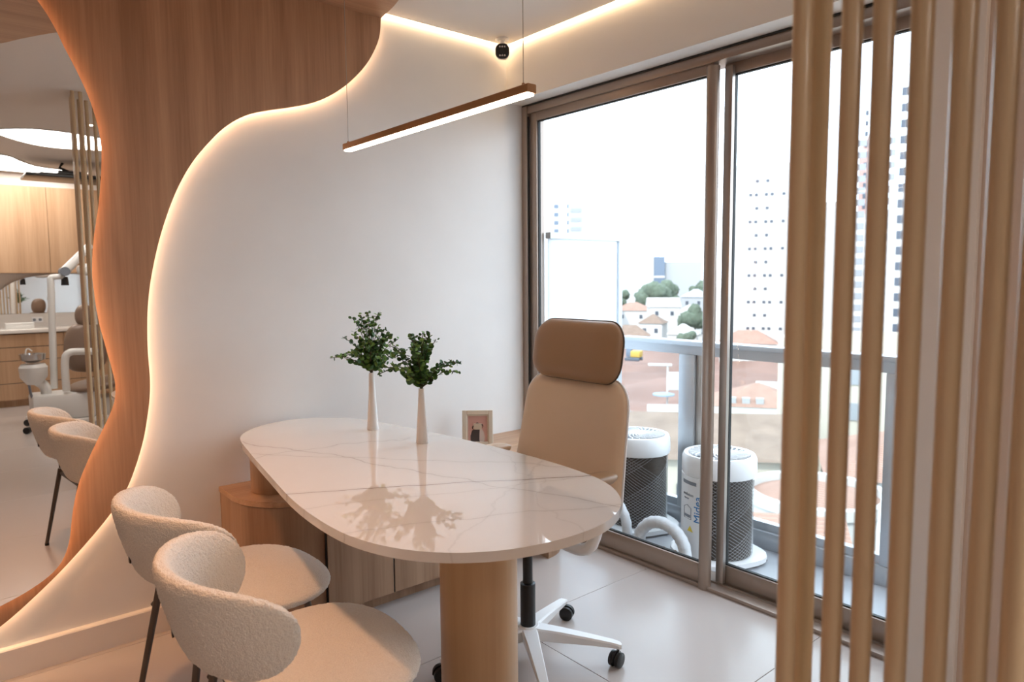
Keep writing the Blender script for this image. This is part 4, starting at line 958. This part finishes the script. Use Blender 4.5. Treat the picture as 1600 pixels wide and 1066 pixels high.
# large tan tiled roof building below
bw = [(-9.5+s*2.6, 0.8+2.9*k, 1.3, 1.6, 'b_window') for s in range(8) for k in range(3)]
block('tiled_building', 'cream building with a wide tan tiled roof below the balcony', 'building', 34.6, 47, 13, 14, GZ, -10.6, 'b_cream', [(y, 11.4-z-2.6, w, h, m) for y, z, w, h, m in bw], rz=41, roof=('gable', 1.7, 0.7, 'tan_roof'))
hb = block('band_house', 'white house with a ribbon window and red hipped roof', 'house', 30.2, 88, 10.5, 10, GZ, -14.4, 'b_white', [(y, 5.0, 2.2, 1.3, 'b_window') for y in (-3.6, -1.2, 1.2, 3.6)], rz=34, roof=('hip', 2.3, 0.1, 'red_roof'))
for y in (-1.5, 0.1, 1.7): obj('roof_unit', bx(0.6, 1.4, y+1, y+1.9, 7.7, 8.6), 'b_grey', hb, 0)
block('site_wall', 'long pale wall bordering the red earth site', 'wall', 30.6, 108, 26, 0.4, GZ, -18.6, 'b_grey', parapet=False, rz=70)
block('house', 'white flat roofed house behind the red hipped roof', 'house', 28.6, 112, 8, 7, GZ, -16.4, 'b_white', [(0, 3, 3, 1.1, 'b_window')])
# right hand neighbours seen between the tubes
cr = thing('round_house', 'white round house with curved parapet seen past the tubes', 'house', (*at(26.0, 37), GZ), R(26))
obj('drum', lathe([(0, 0), (3.2, 0), (3.2, 12.2), (3.4, 12.3), (3.4, 12.8), (3.0, 12.8), (3.0, 12.4), (0, 12.4)], 48), 'b_white', cr, 30)
obj('drum_roof', lathe([(3.0, 12.42), (0.2, 13.2), (0, 13.2)], 48), 'red_roof', cr, 30)
for k in range(5): o = obj('window', bx(-0.1, 0.1, -0.5, 0.5, 0, 1.2), 'b_window', cr, 0, loc=(3.2*math.cos(R(150+22*k)), 3.2*math.sin(R(150+22*k)), 9.4)); o.rotation_euler[2] = R(150+22*k)
block('house', 'cream house with a red tiled roof below the glass door', 'house', 32.0, 24, 7, 5, GZ, -8.6, 'b_cream', [(y, 10.4, 1.0, 1.0, 'b_window') for y in (-2, 0.2, 2.2)], rz=36, roof=('gable', 1.3, 0.5, 'red_roof'))
block('apartment_house', 'cream apartment house with stacked balconies behind the tubes', 'building', 21.6, 62, 16, 10, GZ, -4.6, 'b_cream', [(y, 3+2.9*k, 1.5, 1.4, 'b_shutter') for y in (-5, -1.5, 2, 5.5) for k in range(5)])
block('house', 'pale house with a red roof at the foot of the cream apartments', 'house', 19.6, 44, 8, 9, GZ, -10.2, 'b_white', [(y, 8.0, 1.2, 1.3, 'b_window') for y in (-3, 0, 3)], rz=30, roof=('hip', 2.0, 0.5, 'red_roof'))
block('house', 'white house with a long plain wall at the right end', 'house', 16.5, 27, 5, 6, GZ, -8.4, 'b_white', [(y, 11.0, 0.7, 0.9, 'b_window') for y in (-2, 1)], rz=20)
# site machines and street pieces
ex = thing('excavator', 'yellow excavator on the red earth', 'excavator', (*at(40.0, 182), GZ+1.9), R(110))
obj('track', bx(-2, 2, -1.6, -0.9, 0, 0.9, bev=0.2), 'b_window', ex); obj('track', bx(-2, 2, 0.9, 1.6, 0, 0.9, bev=0.2), 'b_window', ex)
obj('body', bx(-2.0, 0.6, -1.3, 1.3, 1.0, 2.6, bev=0.15), 'machine_yellow', ex); obj('cab', bx(0.3, 1.7, 0.1, 1.3, 1.0, 3.2, bev=0.12), 'b_glass', ex)
obj('boom', tube([(1.2, -0.3, 1.8), (3.2, -0.3, 4.8), (4.6, -0.3, 3.9)], 0.3, 8), 'machine_yellow', ex); obj('dipper', tube([(4.6, -0.3, 4.1), (4.9, -0.3, 1.2)], 0.22, 8), 'machine_yellow', ex); obj('bucket', bx(4.4, 5.4, -0.8, 0.2, 0.3, 1.2, bev=0.15), 'b_window', ex)
bl = thing('light_mast', 'white mast with a sign panel at the edge of the site', 'mast', (*at(37.3, 118), GZ+0.2), R(37))
obj('mast_pole', tube([(0, 0, 0), (0, 0, 8.6)], 0.14, 8), 'b_white', bl); obj('sign_panel', bx(-0.15, 0.15, -2.2, -0.1, 4.4, 7.4, bev=0.05), 'b_white', bl); obj('lamp_arm', bx(-0.3, 0.3, -0.7, 3.2, 8.4, 8.8, bev=0.1), 'b_white', bl); obj('disc', lathe([(0, 3.6), (1.8, 3.5), (1.8, 3.7), (0, 3.9)], 20), 'tent_blue', bl, loc=(0, 0.6, 0))
tn = thing('tent', 'blue grey tarpaulin tent beside the office chair back', 'tent', (*at(40.6, 100), GZ), R(40))
obj('tarpaulin', lathe([(5.5, 0), (5.2, 2.2), (3.5, 3.6), (0, 4.4)], 24), 'tent_blue', tn)
for i, (az, d_, lb) in enumerate(((40.3, 78, 'white car parked nearest the blue tent'), (39.7, 84, 'white car parked second from the blue tent'), (39.2, 90, 'white car parked third from the blue tent'))):
    c = thing('car', lb, 'car', (*at(az, d_), GZ-0.3), R(60), 'cars parked at the site')
    obj('body', bx(-2.1, 2.1, -0.9, 0.9, 0.35, 1.0, bev=0.2), 'car_white', c); obj('cabin', bx(-1.2, 1.0, -0.75, 0.75, 1.0, 1.5, bev=0.2), 'b_glass', c)
    for a in (-1.3, 1.3):
        for b in (-0.85, 0.85): obj('wheel', tube([(a, b-0.1, 0.33), (a, b+0.1, 0.33)], 0.33, 14), 'b_window', c)
block('site_wall', 'white hoarding wall behind the parked cars', 'wall', 36.6, 112, 9, 0.3, GZ, -18.8, 'b_white', parapet=False, rz=45)
